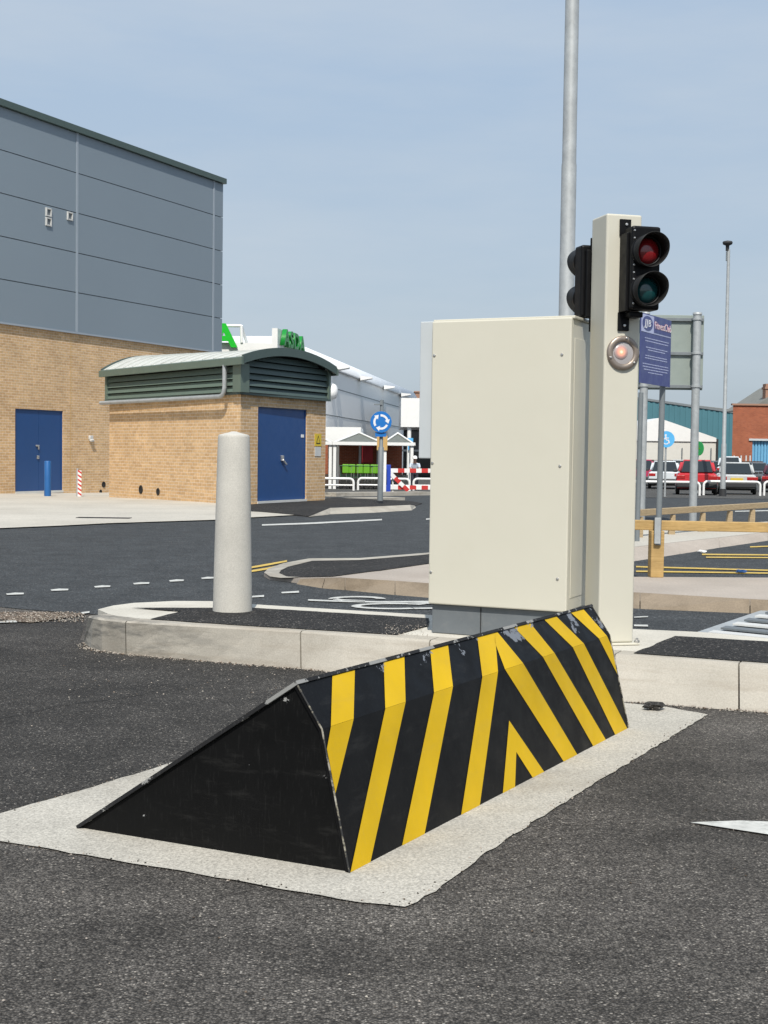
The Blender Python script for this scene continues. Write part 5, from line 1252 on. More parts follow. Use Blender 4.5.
# row of trolleys with lime green seats
def trolley():
    root = thing('shopping_trolley', (0, 0, 0), 'shopping trolley with lime green child seat in the row under the shelter', 'trolley', 'parked trolleys with lime green seats')
    mb = MB()
    bt = [Vector((-.20, .0, .52)), Vector((.20, .0, .52)), Vector((.25, .80, .58)), Vector((-.25, .80, .58))]; tpp = [Vector((-.28, -.02, .98)), Vector((.28, -.02, .98)), Vector((.24, .85, .92)), Vector((-.24, .85, .92))]
    for r_ in (bt, tpp):
        for i in range(4): mb.tube(r_[i], r_[(i + 1) % 4], .012, None, 6)
    for i in range(4):
        for f in (0, .25, .5, .75): mb.tube(bt[i].lerp(bt[(i + 1) % 4], f), tpp[i].lerp(tpp[(i + 1) % 4], f), .006, None, 5)
    mb.build('basket', M['dkgreen'], root)
    mb = MB()
    for sx_ in (-1, 1):
        mb.path([(sx_ * .26, -.05, 1.0), (sx_ * .25, -.02, .5), (sx_ * .24, 0.0, .14), (sx_ * .2, .85, .14)], .014, 6)
    mb.build('chassis', M['steel'], root)
    mb = MB(); mb.box((0, -.03, .90), (.29, .07, .40), 0, 0, .032, None, 3); mb.box((0, .06, .74), (.27, .2, .05), 0, 0, .02); mb.build('seat', M['lime'], root)
    mb = MB(); mb.tube((-.29, -.06, 1.03), (.29, -.06, 1.03), .018, None, 8); mb.build('handle', M['dkgreen'], root)
    for x, y in ((-.24, 0), (.24, 0), (-.2, .85), (.2, .85)):
        mb = MB(); mb.lathe((x - .015, y, .065), [(.065, 0), (.065, .03)], (1, 0, 0), 12); mb.build('wheel', M['tyre'], root)
    return root
t0 = trolley(); first = True
for u in (345.5, 352, 359.5, 366.5, 373.5, 379.8):
    o = t0 if first else copy_tree(t0); first = False
    yv = YT + 0.25; o.location = (dep(u, 480, yv).x, yv, gz(yv)); o.rotation_euler = (0, 0, R(random.uniform(-8, 8)))

# white hoop rails
def hoop(w_, h_, low=None):
    mb = MB(); r_ = .16; pts = [(0, 0, 0), (0, 0, h_ - r_)] + [(r_ - r_ * math.cos(R(a_)), 0, h_ - r_ + r_ * math.sin(R(a_))) for a_ in (22.5, 45, 67.5)] + [(r_, 0, h_), (w_ - r_, 0, h_)] + [(w_ - r_ + r_ * math.sin(R(a_)), 0, h_ - r_ + r_ * math.cos(R(a_))) for a_ in (22.5, 45, 67.5)] + [(w_, 0, h_ - r_), (w_, 0, 0)]
    mb.path(pts, .05, 8)
    if low: mb.tube((0.0, 0, low), (w_, 0, low), .035, None, 8)
    return mb
def put_hoop(u0, u1, vb, vt, lab, low=True):
    y = gnd((u0 + u1) / 2, vb).y; x0_, x1_ = dep(u0, vb, y).x, dep(u1, vb, y).x; h_ = dep(u0, vt, y).z - gz(y)
    o = hoop(x1_ - x0_, h_, h_ * .45 if low else None).build('hoop_rail', M['whitep']); o.location = (x0_, y, gz(y)); tag(o, lab, 'hoop rail', 'white hoop rails'); return o
put_hoop(312, 353.5, 490.5, 478.2, 'white hoop rail in front of the shelter, running in behind the brick hut')
put_hoop(358, 384, 490.5, 478.2, 'white hoop rail just left of the roundabout sign post')
put_hoop(388, 409.5, 491, 478.8, 'white hoop rail behind the red and white barrier, right of the blue panel')
put_hoop(413.5, 446, 491, 478.8, 'white hoop rail behind the barrier next to the cabinet')
put_hoop(620, 699.5, 495.5, 481.3, 'white hoop rail in front of the pale and red hatchbacks', False)
put_hoop(703.5, 760, 495.8, 481.3, 'white hoop rail in front of the silver saloon', False)
put_hoop(764, 820, 496.2, 481.6, 'white hoop rail cut off by the right edge of the photo', False)

# ------------------------------------------------------------------ blue roundabout sign
c = gnd(380, 505); c.z += KH; s = c.y / F
root = thing('roundabout_sign', c, 'blue round roundabout sign with three white arrows on a grey post', 'road sign')
zc_ = dep(381, 422, c.y - .12).z; ztp = dep(381, 400, c.y).z; lean = Vector((.006, 0, 1))
mb = MB(); mb.lathe(c, [(2.9 * s, 0), (2.8 * s, (505 - 452) * s), (1.9 * s, (505 - 451) * s), (1.8 * s, ztp - c.z)], lean, 16); mb.build('post', M['greypost'], root)
dc = Vector((dep(381, 422, c.y).x, c.y - .10, zc_)); rd = 10.6 * s
mb = MB(); mb.lathe(dc, [(rd, 0), (rd, .02), (rd * .99, .022)], (0, -1, 0), 40); dk = mb.build('disc', M['signblue'], root)
for a0 in (95, 215, 335):
    mb = MB(); n_ = 10; r0_, r1_ = rd * .52, rd * .72; aa = [R(a0 - 78 * i / n_) for i in range(n_ + 1)]
    pts = [dc + Vector((r1_ * math.cos(t), -.0235, r1_ * math.sin(t))) for t in aa] + [dc + Vector((r0_ * math.cos(t), -.0235, r0_ * math.sin(t))) for t in aa[::-1]]
    mb.prism(pts, (0, -.002, 0)); te = R(a0 - 78); td = Vector((math.sin(te), 0, -math.cos(te))); tn = Vector((math.cos(te), 0, math.sin(te))); m0 = dc + tn * rd * .62 + Vector((0, -.0235, 0)) - td * rd * .02
    mb.prism([m0 + tn * rd * .25, m0 - tn * rd * .25, m0 + td * rd * .36], (0, -.0025, 0)); mb.build('arrow', M['signwhite'], dk)
mb = MB(); p = dep(380.7, 434.5, c.y - .08); mb.box((p.x, p.y, p.z), (11 * s, .02, 4.4 * s)); mb.build('sub_plate', M['signblue'], root)
mb = MB(); p = dep(379.5, 404.5, c.y - .02); mb.box((p.x - 1.5 * s, p.y, p.z), (8 * s, .05, 1.3 * s)); mb.box((p.x + 1.5 * s, p.y, p.z + 1.6 * s), (2.4 * s, .08, 4 * s)); mb.build('lamp_arm', M['greypost'], root)
# ochre board strapped behind the post
y_ = 44.6; p = dep(382, 443, y_)
root = thing('ochre_board', Vector((p.x, y_, gz(y_))), 'ochre notice board on a white stake behind the roundabout sign post', 'board')
s = y_ / F; mb = MB(); mb.box((p.x + .2 * s, y_, p.z), (10.5 * s, .04, 14.5 * s)); mb.build('board', M['ochre'], root)
mb = MB(); mb.box((p.x + 3 * s, y_ + .06, (p.z - 6 * s + gz(y_)) / 2), (3.2 * s, .05, p.z - 6 * s - gz(y_))); mb.build('stake', M['whitep'], root)

# ------------------------------------------------------------------ red and white barrier boards
yb0 = 46.0; g0 = gz(yb0); s = yb0 / F
root = thing('barrier_boards', Vector((dep(410, 490, yb0).x, yb0, g0)), 'red and white striped barrier boards beside the cream cabinet', 'barrier')
def board(p0, p1, w_, name):
    p0, p1 = Vector(p0), Vector(p1); d = (p1 - p0).normalized(); n_ = Vector((-d.z, 0, d.x)); L_ = (p1 - p0).length
    mb = MB(); mb.prism([p0 - n_ * w_ / 2, p1 - n_ * w_ / 2, p1 + n_ * w_ / 2, p0 + n_ * w_ / 2], (0, .03, 0)); b = mb.build(name, M['whitep'], root)
    mb = MB(); st_ = 11.8 * s; k_ = st_ * .55; t = k_ * 1.3
    while t + k_ < L_:
        a_ = p0 + d * t + Vector((0, -.003, 0)); b_ = p0 + d * (t + k_) + Vector((0, -.003, 0)); mb.prism([a_ - n_ * w_ / 2, b_ - n_ * w_ / 2, b_ + n_ * w_ / 2, a_ + n_ * w_ / 2], (0, .0025, 0)); t += st_
    mb.build('red_stripes', M['redp'], b)
pp_ = lambda u, v_, y=yb0: dep(u, v_, y)
board(pp_(389.5, 470.5), pp_(470, 470.8), 4.2 * s, 'board'); board(pp_(389.5, 487.3), pp_(470, 487.8), 4.2 * s, 'board'); board(pp_(389, 472, yb0 - .06), pp_(408.5, 491, yb0 - .06), 4.0 * s, 'board')
for u in (393, 432, 466):
    mb = MB(); p = pp_(u, 470, yb0 + .06); mb.box((p.x, yb0 + .06, (p.z + g0) / 2), (.06, .05, p.z - g0 + .1)); mb.build('post', M['fadedwhite'], root)
p = pp_(387.5, 477, yb0 - .35); g1_ = gz(yb0)
mb = MB(); mb.box((0, 0, (p.z - g1_ + .42) / 2), (.20, .14, p.z - g1_ + .42), R(12), 0, .015); o = mb.build('plastic_panel', M['blueplastic']); o.location = (p.x, yb0 - .35, g1_); tag(o, 'upright blue plastic panel at the end of the red and white barrier', 'panel')

# person in a white cap leaning forward beyond the barrier
def person(loc):
    me = bpy.data.meshes.new('person'); bm = bmesh.new(); sk = bm.verts.layers.skin.verify()
    V = {}
    def j(nm, co, r_): v = bm.verts.new(co); v[sk].radius = (r_, r_); V[nm] = v
    j('pel', (0, .12, .88), .13); j('waist', (0, .02, 1.02), .12); j('chest', (0, -.12, 1.2), .14); j('neck', (0, -.2, 1.34), .055); j('head0', (0, -.24, 1.42), .075); j('head1', (0, -.27, 1.53), .095)
    for sg_, n_ in ((-1, 'l'), (1, 'r')):
        j('sh' + n_, (sg_ * .19, -.13, 1.24), .06); j('el' + n_, (sg_ * .24, -.25, 1.0), .045); j('wr' + n_, (sg_ * .18, -.45, .96), .032); j('ha' + n_, (sg_ * .17, -.53, .97), .03)
        j('hip' + n_, (sg_ * .10, .12, .84), .10); j('kn' + n_, (sg_ * .11, .06, .48), .065); j('an' + n_, (sg_ * .11, .12, .09), .045); j('to' + n_, (sg_ * .12, -.06, .04), .04)
    for a_, b_ in (('pel', 'waist'), ('waist', 'chest'), ('chest', 'neck'), ('neck', 'head0'), ('head0', 'head1')) + tuple(x for n_ in 'lr' for x in (('chest', 'sh' + n_), ('sh' + n_, 'el' + n_), ('el' + n_, 'wr' + n_), ('wr' + n_, 'ha' + n_), ('pel', 'hip' + n_), ('hip' + n_, 'kn' + n_), ('kn' + n_, 'an' + n_), ('an' + n_, 'to' + n_))):
        bm.edges.new((V[a_], V[b_]))
    for v in bm.verts: v[sk].use_root = False
    V['pel'][sk].use_root = True
    bm.to_mesh(me); bm.free()
    o = bpy.data.objects.new('person', me); COL.objects.link(o); me.materials.append(M['skin'])
    o.modifiers.new('skin', 'SKIN'); sb_ = o.modifiers.new('sub', 'SUBSURF'); sb_.levels = sb_.render_levels = 2
    o.location = loc
    tag(o, 'person in a white cap and pale blue shirt beyond the red and white barrier', 'person')
    L0 = Vector(loc)
    mb = MB(); mb.lathe((0, -.26, 1.53), [(.118, -.01), (.12, .04), (.10, .1), (.05, .135), (.005, .14)], (0, -.15, 1), 20); mb.box((0, -.40, 1.525), (.17, .14, .018), 0, 0, .006); c_ = mb.build('cap', M['whitep'], None, Vector((0, 0, 0))); c_.parent = o
    def grown(name, chain, mat):
        me2 = bpy.data.meshes.new(name); b2 = bmesh.new(); s2 = b2.verts.layers.skin.verify(); vv = {}
        for nm, co, r_ in chain[0]: v = b2.verts.new(co); v[s2].radius = (r_, r_); vv[nm] = v
        for a_, b_ in chain[1]: b2.edges.new((vv[a_], vv[b_]))
        list(vv.values())[0][s2].use_root = True
        b2.to_mesh(me2); b2.free(); o2 = bpy.data.objects.new(name, me2); COL.objects.link(o2); me2.materials.append(mat); o2.modifiers.new('skin', 'SKIN'); q = o2.modifiers.new('sub', 'SUBSURF'); q.levels = q.render_levels = 2; o2.parent = o
    grown('shirt', ([('a', (0, .09, .92), .15), ('b', (0, 0, 1.05), .145), ('c', (0, -.12, 1.2), .165), ('d', (0, -.18, 1.31), .07), ('l', (-.2, -.14, 1.24), .08), ('m', (-.235, -.22, 1.06), .065), ('r', (.2, -.14, 1.24), .08), ('s', (.235, -.22, 1.06), .065)], [('a', 'b'), ('b', 'c'), ('c', 'd'), ('c', 'l'), ('l', 'm'), ('c', 'r'), ('r', 's')]), M['cloth'])
    grown('trousers', ([('a', (0, .12, .9), .145), ('l', (-.1, .12, .84), .115), ('m', (-.11, .06, .48), .085), ('n', (-.11, .12, .1), .07), ('r', (.1, .12, .84), .115), ('s', (.11, .06, .48), .085), ('t', (.11, .12, .1), .07)], [('a', 'l'), ('l', 'm'), ('m', 'n'), ('a', 'r'), ('r', 's'), ('s', 't')]), M['trouser'])
    return o
yq = 60.0; p = dep(414.5, 480, yq); po_ = person(Vector((p.x, yq, gz(yq)))); po_.scale = (.92, .92, .92)

# ------------------------------------------------------------------ cars
def car(label, mat, px_, base_v, wide_px, L_=3.9, h_=1.42, estate=True, rz=0.0, plate=True, W_=1.68, simple=False):
    c = gnd(px_, base_v); y = W_ * F / wide_px
    c = dep(px_, base_v, y); z = gz(y)
    if not simple: z = gz(y)
    root = thing('parked_car', Vector((c.x, y, z)), label, 'car', 'cars parked beyond the hoop rails')
    hw = W_ / 2
    # body: rings along the length, rear at y = 0
    def ring(yy, hwb, hwt, zb_, zt_): return [(-hwb * .93, yy, zb_), (-hwb, yy, zb_ + .14), (-hwb, yy, (zb_ + zt_) / 2 + .1), (-hwt, yy, zt_ - .05), (-hwt * .9, yy, zt_), (hwt * .9, yy, zt_), (hwt, yy, zt_ - .05), (hwb, yy, (zb_ + zt_) / 2 + .1), (hwb, yy, zb_ + .14), (hwb * .93, yy, zb_)]
    zb_ = .27; belt = h_ * .62
    mb = MB()
    mb.loft([ring(0.0, hw * .93, hw * .86, zb_ + .12, belt - .06), ring(.12, hw * .98, hw * .92, zb_, belt), ring(.8, hw, hw * .95, zb_ - .02, belt + .01), ring(L_ * .62, hw, hw * .95, zb_ - .02, belt), ring(L_ * .72, hw * .99, hw * .92, zb_, belt - .03), ring(L_ * .95, hw * .95, hw * .8, zb_, belt - .22), ring(L_, hw * .86, hw * .7, zb_ + .1, belt - .36)])
    body = mb.build('body', mat, root, Vector((0, 0, 0)))
    body.parent = root
    def part(mbx, name, mt, par=root):
        o = mbx.build(name, mt, None, Vector((0, 0, 0))); o.parent = par; return o
    r0 = .10 if estate else .62                              # foot of the rear screen
    r1 = r0 + (.42 if estate else .5); f1 = L_ * .5; f0 = L_ * .68
    tb, tt = hw * .93, hw * .76
    cab_b = [(-tb, r0, belt - .01), (tb, r0, belt - .01), (tb, f0, belt - .03), (-tb, f0, belt - .03)]; cab_t = [(-tt, r1, h_), (tt, r1, h_), (tt, f1, h_), (-tt, f1, h_)]
    mb = MB(); fs = mb.hexa([Vector(p) for p in cab_b], [Vector(p) for p in cab_t]); bmesh.ops.bevel(mb.bm, geom=mb.bm.edges[:], offset=.11, segments=4, affect='EDGES')
    for f_ in mb.bm.faces: f_.smooth = True
    pass; part(mb, 'cabin', mat)
    B_, T_ = [Vector(p) for p in cab_b], [Vector(p) for p in cab_t]
    def pane(a_, b_, c_, d_, ins, name):
        ce = (a_ + b_ + c_ + d_) / 4; n_ = (b_ - a_).cross(d_ - a_).normalized()
        if n_.dot(ce - Vector((0, L_ * .4, h_ * .75))) < 0: n_ = -n_
        q = [ce + (p - ce) * ins for p in (a_, b_, c_, d_)]; q = [p + n_ * .006 for p in q]
        mb = MB(); mb.prism(q, n_ * .006); part(mb, name, M['glass'])
    pane(B_[0], B_[1], T_[1], T_[0], .80, 'rear_window'); pane(B_[2], B_[3], T_[3], T_[2], .86, 'windscreen'); pane(B_[1], B_[2], T_[2], T_[1], .84, 'side_window'); pane(B_[3], B_[0], T_[0], T_[3], .84, 'side_window')
    mb = MB(); mb.box((0, -.02, .42), (W_ * .96, .22, .24), 0, 0, .05); part(mb, 'rear_bumper', M['bumper'])
    for sg_ in (-1, 1):
        mb = MB(); mb.box((sg_ * hw * .76, .045, belt - .16), (W_ * (.20 if estate else .27), .12, .15), 0, 0, .02); part(mb, 'tail_lamp', M['tail'])
        for yy in (L_ * .19, L_ * .80):
            mb = MB(); mb.lathe((sg_ * (hw - .17), yy, .30), [(.20, 0), (.29, .01), (.30, .04), (.30, .13), (.28, .16), (.20, .165)], (sg_, 0, 0), 20); w_ = part(mb, 'wheel', M['tyre'])
            mb = MB(); mb.lathe((sg_ * (hw - .005), yy, .30), [(.19, 0), (.17, .012), (.05, .016)], (sg_, 0, 0), 16); part(mb, 'rim', M['hub'], w_)
        mb = MB(); mb.box((sg_ * (hw + .03), f0 - .25, belt + .06), (.16, .08, .11), 0, 0, .02); part(mb, 'mirror', M['bumper'])
    if plate:
        mb = MB(); mb.box((0, .0, belt - .20) if not estate else (0, .0, belt - .17), (.52, .06, .12)); part(mb, 'number_plate', M['plate'])
    mb = MB(); mb.box((0, L_ * .5, .24), (W_ * .8, L_ * .8, .12)); part(mb, 'underbody', M['bumper'])
    root.rotation_euler = (0, 0, rz - math.atan2(c.x, y) * 0.93)
    return root
car('white hatchback seen from behind, left of the red hatchback', M['car_white'], 664.5, 494, 33, 3.6, 1.45, True, 0, False)
car('bright red hatchback parked between the pale hatchback and the silver saloon', M['car_red'], 696.5, 495, 41.5, 3.7, 1.43, True, 0, False)
car('silver saloon with a yellow rear number plate beside the far lamp column', M['car_silver'], 736.5, 495, 39.5, 4.4, 1.38, False, 0, True)
car('crimson car mostly hidden behind the cream signal post', M['car_pink'], 641, 491, 30, 3.8, 1.48, True, 0, False)
car('dark maroon car cut off by the right edge of the photo', M['car_dark'], 779, 494, 35, 3.9, 1.40, True, 0, False)
car('white car in the row behind, its roof showing above the silver saloon', M['car_white'], 729.5, 486, 26.5, 4.0, 1.72, True, 0, False)
car('grey car showing between the silver saloon and the maroon car', M['car_grey'], 757, 487, 27, 4.0, 1.36, False, 0, False)
car('pale silver car in the back row between white and red hatchbacks', M['car_silver'], 681, 486, 25, 4.0, 1.45, True, 0, False)
car('dark grey car in the back row, right of the red hatchback', M['car_grey'], 714, 487, 26, 4.0, 1.42, True, 0, False)

# ------------------------------------------------------------------ round signs in the car park
def disc_sign(u, v_, r_px, y, mat, lab, face, symbol):
    g_ = gz(y); s = y / F; p = dep(u, v_, y); rd = r_px * s; n_ = Vector(face).normalized(); tx = Vector((0, 0, 1)).cross(n_).normalized(); tx = -tx if tx.x < 0 else tx
    root = thing('round_sign', Vector((p.x, y, g_)), lab, 'sign')
    mb = MB(); mb.tube((p.x, y + .05, g_), (p.x, y + .05, p.z), .035, None, 10); mb.build('post', M['galv'], root)
    mb = MB(); mb.lathe(p - Vector((0, .0, 0)), [(rd, -.01), (rd, .012)], n_, 32); d = mb.build('disc', mat, root)
    if symbol:
        mb = MB(); o_ = n_ * .014; q = lambda x, z: p + o_ + tx * x * rd + Vector((0, 0, z * rd))
        mb.lathe(q(-.08, .5), [(.12 * rd, 0), (.12 * rd, .004)], n_, 12)
        mb.prism([q(-.14, .38), q(.0, .38), q(.05, -.05), q(-.12, -.05)], n_ * .004)
        mb.prism([q(.0, .2), q(.3, .2), q(.3, .1), q(.0, .1)], n_ * .004); mb.prism([q(.0, -.05), q(.3, -.05), q(.45, -.45), q(.32, -.5), q(.2, -.17), q(.0, -.17)], n_ * .004)
        aa = [R(a_) for a_ in range(110, 341, 23)]; mb.prism([q(-.02 + .42 * math.cos(t), -.22 + .42 * math.sin(t)) for t in aa] + [q(-.02 + .31 * math.cos(t), -.22 + .31 * math.sin(t)) for t in aa[::-1]], n_ * .004)
        mb.build('wheelchair_symbol', M['signwhite'], d)
    else:
        mb = MB(); o_ = n_ * .014; q = lambda x, z: p + o_ + tx * x * rd + Vector((0, 0, z * rd))
        mb.prism([q(-.35, -.1), q(.35, -.1), q(.35, .1), q(-.35, .1)], n_ * .004); mb.lathe(q(0, .35), [(.14 * rd, 0), (.14 * rd, .004)], n_, 12); mb.build('pale_symbol', M['lime'], d)
disc_sign(666.3, 439.3, 8.2, 47.5, M['lightblue'], 'light blue round disabled parking sign above the white hatchback', (-.12, -1, 0), True)
disc_sign(698.6, 448.5, 7.2, 60.0, M['signgreen'], 'narrow green round sign above the red hatchback', (-1, -.62, 0), False)

# ------------------------------------------------------------------ far buildings on the right
yt = 150.0; g_ = gz(yt)
pts = [dep(560, 391, yt), dep(648, 401, yt), dep(735, 413.5, yt + 10)]
x0_, x1_ = dep(540, 440, yt).x, dep(735.5, 440, yt).x
za_, zb_ = dep(600, 395.5, yt).z, dep(735.5, 413.5, yt).z; sl_ = (zb_ - dep(648, 401, yt).z) / (dep(735.5, 413.5, yt).x - dep(648, 401, yt).x)
zx0 = dep(648, 401, yt).z + sl_ * (x0_ - dep(648, 401, yt).x)
root = thing('warehouse', Vector(((x0_ + x1_) / 2, yt + 10, g_)), 'long teal clad warehouse behind the white gabled building', 'building')
mb = MB(); mb.hexa([(x0_, yt, g_ - .2), (x1_, yt, g_ - .2), (x1_, yt + 30, g_ - .2), (x0_, yt + 30, g_ - .2)], [(x0_, yt, zx0), (x1_, yt, zb_), (x1_, yt + 30, zb_), (x0_, yt + 30, zx0)])
mb.build('wall', M['teal'], root)
mb = MB(); x = x0_ + .2
while x < x1_ - .3:
    zt_ = zx0 + (zb_ - zx0) * (x - x0_) / (x1_ - x0_); mb.prism([(x, yt - .001, g_), (x + .28, yt - .001, g_), (x + .28, yt - .001, zt_ - .02), (x, yt - .001, zt_ - .02)], (0, -.06, 0)); x += .62
mb.build('ribs', M['teal'], root)
mb = MB(); mb.hexa([(x0_, yt - .15, zx0), (x1_ + .1, yt - .15, zb_), (x1_ + .1, yt + 30, zb_), (x0_, yt + 30, zx0)], [(x0_, yt - .15, zx0 + .25), (x1_ + .1, yt - .15, zb_ + .25), (x1_ + .1, yt + 30, zb_ + .25), (x0_, yt + 30, zx0 + .25)]); mb.build('roof_trim', M['greypost'], root)
p = dep(700, 405, yt + 40); mb = MB(); mb.hexa([(p.x - 2.2, p.y, g_), (p.x + 7, p.y, g_), (p.x + 7, p.y + 8, g_), (p.x - 2.2, p.y + 8, g_)], [(p.x - 2.2, p.y, dep(693, 404, p.y).z), (p.x + 7, p.y, dep(711, 411, p.y).z), (p.x + 7, p.y + 8, dep(711, 411, p.y).z), (p.x - 2.2, p.y + 8, dep(693, 404, p.y).z)])
o = mb.build('grey_roof', M['slate'], None, Vector((p.x, p.y, g_))); tag(o, 'small grey roof peeping over the teal warehouse', 'building')
# white gabled building
yg = 120.0; g_ = gz(yg); xl, xa_, xr_ = dep(606, 440, yg).x, dep(658, 440, yg).x, dep(716, 440, yg).x
ze_, za_ = dep(716, 438, yg).z, dep(658, 418, yg).z; zm = dep(690, 441.5, yg).z
root = thing('gabled_building', Vector((xa_, yg + 6, g_)), 'white gabled low building in front of the teal warehouse', 'building')
mb = MB(); mb.prism([(xl, yg, g_ - .2), (xr_, yg, g_ - .2), (xr_, yg, zm), (xl, yg, zm)], (0, 14, 0)); mb.build('wall', M['cream_wall'], root)
mb = MB(); mb.prism([(xl, yg - .12, zm), (xr_, yg - .12, zm), (xr_, yg - .12, ze_), (xa_, yg - .12, za_), (xl, yg - .12, ze_)], (0, 14.2, 0)); mb.build('gable', M['whitep'], root)
mb = MB(); mb.prism([(xr_ + .02, yg - .1, g_), (xr_ + .2, yg - .1, g_), (xr_ + .2, yg - .1, ze_ - .1), (xr_ + .02, yg - .1, ze_ - .1)], (0, 14, 0)); mb.build('side_wall', M['bumper'], root)
for u in (682, 711):
    p = dep(u, 455, yg - .1); mb = MB(); mb.tube((p.x, yg - .1, g_), (p.x, yg - .1, dep(u, 448, yg).z), .05, None, 8); mb.build('downpipe', M['greypost'], root)
# brick building with blue shutter
yr = 105.0; g_ = gz(yr); xl, xr_ = dep(732.3, 440, yr).x, dep(860, 440, yr).x; zt_ = dep(750, 405.5, yr).z
root = thing('brick_building', Vector(((xl + xr_) / 2, yr + 6, g_)), 'red brick works building with a pale blue shutter at the right edge', 'building')
sx0, sx1, sz1 = dep(752.5, 440, yr).x - xl, dep(800, 440, yr).x - xl, dep(760, 440.5, yr).z
mb = MB(); wall(mb, (xl, yr, 0), (xr_, yr, 0), g_ - .2, zt_, [(sx0, sx1, g_ - .2 + .0001, sz1)], .3, Vector((0, 1, 0)))
mb.face([(xl, yr, g_ - .2), (xl, yr, zt_), (xl * 1.14, yr + 14, zt_), (xl * 1.14, yr + 14, g_ - .2)], 0, [(0, 0), (0, 6), (14, 6), (14, 0)])
mb.build('brick_wall', M['redbrick'], root, norm=False)
mb = MB(); mb.hexa([(xl - .1, yr - .12, zt_), (xr_, yr - .12, zt_), (xr_, yr + .3, zt_), (xl - .1, yr + .3, zt_)], [(xl - .1, yr - .12, zt_ + .14), (xr_, yr - .12, zt_ + .14), (xr_, yr + .3, zt_ + .14), (xl - .1, yr + .3, zt_ + .14)]); mb.build('coping', M['redbrick'], root)
mb = MB(); x = xl + sx0
while x < xl + sx1 - .2: mb.hexa([(x, yr + .22, g_), (x + .2, yr + .22, g_), (x + .17, yr + .14, g_), (x + .03, yr + .14, g_)], [(x, yr + .22, sz1), (x + .2, yr + .22, sz1), (x + .17, yr + .14, sz1), (x + .03, yr + .14, sz1)]); x += .24
mb.box((xl + (sx0 + sx1) / 2, yr + .26, (g_ + sz1) / 2), (sx1 - sx0, .05, sz1 - g_)); mb.build('shutter', M['shutter'], root)
mb = MB(); mb.box((xl + (sx0 + sx1) / 2, yr - .03, sz1 + .06), (sx1 - sx0 + .6, .16, .16)); mb.build('lintel', M['palegrey'], root)
yro = yr + 6; xa_ = dep(752, 403, yro).x; xp = dep(790, 385, yro).x; zp_ = dep(772, 394, yro).z
mb = MB(); mb.prism([(xa_, yro, zt_), (xr_ + 6, yro, zt_), (xp + 3.5, yro, zp_ + .9), (xp, yro, zp_ + 0.9)], (0, 9, 0)); rf = mb.build('roof', M['slate'], root)
cx_ = dep(769.5, 392, yro + 1).x; zc_ = dep(768, 384, yro + 1).z; mb = MB(); mb.box((cx_, yro + 1, (zt_ + zc_) / 2), (.9, .9, zc_ - zt_)); mb.box((cx_, yro + 1, zc_ - .35), (1.05, 1.05, .18)); mb.build('chimney', M['redbrick'], rf)
# brown boarded fence with pale stakes, in front of those buildings
yf = 98.0; g_ = gz(yf); x0_, x1_ = dep(600, 465, yf).x, dep(761, 465, yf).x; zt_ = dep(690, 460.2, yf).z
root = thing('board_fence', Vector(((x0_ + x1_) / 2, yf, g_)), 'long low dark brown board fence beyond the parked cars', 'fence')
mb = MB(); x = x0_
while x < x1_: mb.box((x + .12, yf, (g_ + zt_) / 2), (.235, .03, zt_ - g_ - random.uniform(0, .03))); x += .25
mb.build('boards', M['brownboard'], root)
for u in (734, 741, 746, 750):
    p = dep(u, 459, yf + .2); mb = MB(); mb.box((p.x, yf + .2, (g_ + dep(u, 455.5, yf).z) / 2), (.09, .09, dep(u, 455.5, yf).z - g_)); mb.build('stake', M['fadedwhite'], root)

# ------------------------------------------------------------------ litter, loose stones
def crumple(loc, r_, mat, name, lab, cat, seed):
    rnd = random.Random(seed); mb = MB(); bmesh.ops.create_icosphere(mb.bm, subdivisions=2, radius=r_)
    for v in mb.bm.verts: v.co *= rnd.uniform(.7, 1.25); v.co.z *= .45; v.co.x *= 1.3
    for f in mb.bm.faces: f.smooth = False
    zmin = min(v.co.z for v in mb.bm.verts)
    for v in mb.bm.verts: v.co.z -= zmin
    o = mb.build(name, mat); o.location = loc; return tag(o, lab, cat)
p = gnd(702, 553.5); p.z += .008; crumple(p, .04, M['whitep'], 'litter', 'crumpled white paper litter by the far kerb', 'litter', 3)
p = gnd(741, 574); p.z += .008; crumple(p, .042, M['bluedoor'], 'litter', 'crumpled blue litter on the yellow lines', 'litter', 5)
p = at(654, 709.5, 0.006); crumple(p, .042, M['asph2'], 'loose_stone', 'dark loose lump of tarmac at the kerb foot behind the wedge barrier', 'stone', 9)
rnd = random.Random(12); mb = MB(); proto_t = [Vector((0, 0, 1)), Vector((.9, 0, .1)), Vector((-.4, .8, 0)), Vector((-.5, -.75, .1)), Vector((.1, 0, -.6))]
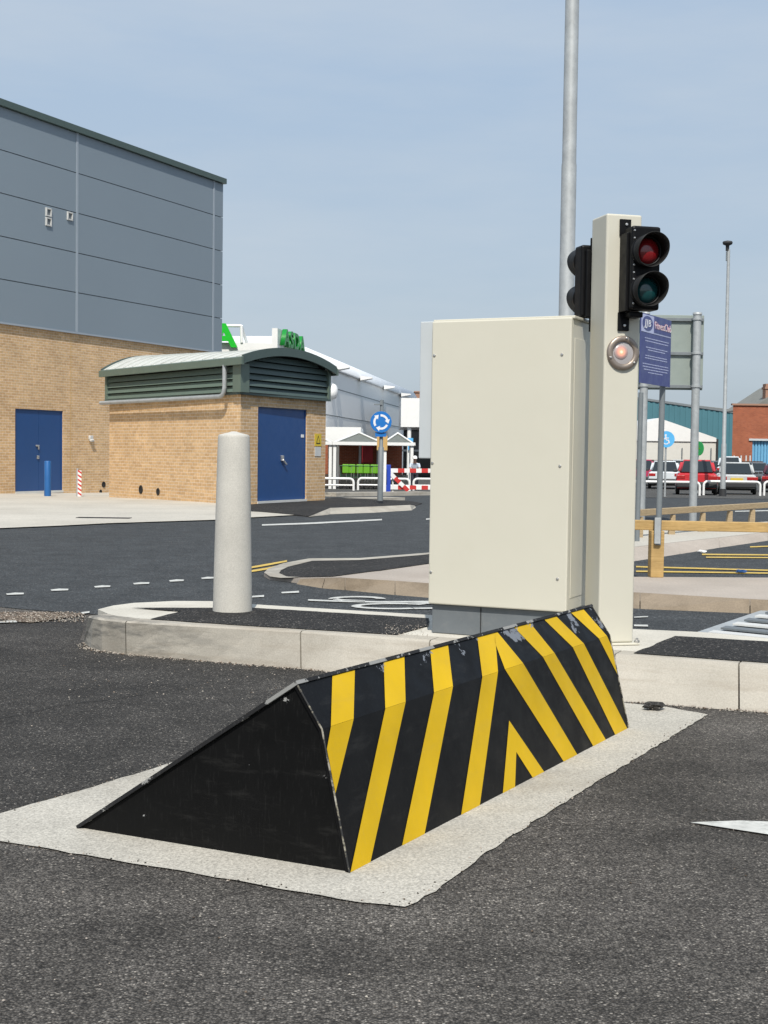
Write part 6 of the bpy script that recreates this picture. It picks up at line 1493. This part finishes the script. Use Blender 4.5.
def stone(x, y, z, r_, mi):
    a_ = rnd.uniform(0, 6.28); ca, sa = math.cos(a_), math.sin(a_)
    vs_ = [mb.bm.verts.new((x + r_ * (p.x * ca - p.y * sa) * rnd.uniform(.7, 1.2), y + r_ * (p.x * sa + p.y * ca) * rnd.uniform(.7, 1.2), z + r_ * (p.z * .7 + .2))) for p in proto_t]
    for t in ((0, 1, 2), (0, 2, 3), (0, 3, 1), (4, 2, 1), (4, 3, 2), (4, 1, 3)):
        f = mb.bm.faces.new([vs_[i] for i in t]); f.material_index = mi
for i in range(len(Bw) - 1):
    L_ = (Bw[i + 1] - Bw[i]).length; d_ = (Bw[i + 1] - Bw[i]).normalized()
    for k_ in range(int(L_ * 260)):
        if L_ > 4 and k_ > 500: break
        f = rnd.random(); o_ = -abs(rnd.gauss(0, .035)) - .004; p = Bw[i].lerp(Bw[i + 1], f) + inn * o_
        stone(p.x, p.y, .004, rnd.choice((.003, .004, .005, .006, .009)), rnd.choice((0, 0, 1, 2)))
for i in range(len(pad)):                       # grit and crumbs along the edge of the concrete pad
    a_, b_ = at(*pad[i]), at(*pad[(i + 1) % len(pad)])
    for k_ in range(min(160, int((b_ - a_).length * 60))):
        f = rnd.random(); p = a_.lerp(b_, f); stone(p.x + rnd.gauss(0, .018), p.y + rnd.gauss(0, .018), .005, rnd.choice((.002, .003, .003, .005)), rnd.choice((3, 0, 4, 4, 2)))
for k_ in range(260):
    p = at(rnd.uniform(0, 768), rnd.uniform(700, 1010)); stone(p.x, p.y, .003, rnd.choice((.002, .003, .003, .005)), rnd.choice((0, 1, 2)))
for k_ in range(500):
    p = at(rnd.uniform(0, 86), rnd.uniform(613.5, 624)); stone(p.x, p.y, .012, rnd.uniform(.004, .010), rnd.choice((0, 1, 2)))
for k_ in range(260):
    p = at(rnd.uniform(60, 330), rnd.uniform(655, 700)); stone(p.x, p.y, .002, rnd.choice((.003, .003, .004, .006)), rnd.choice((0, 1, 2)))
for k_ in range(90):
    p = at(rnd.uniform(385, 428), rnd.uniform(626, 637), KT); stone(p.x, p.y, KT + .005, rnd.uniform(.003, .006), rnd.choice((0, 1)))
g_ = mb.build('gravel', [M['pinkpave'], M['conc'], M['gravelbed'], M['asph2'], M['asph']]); tag(g_, 'loose grit and small stones along the foot of the kerb', None, None, 'stuff')
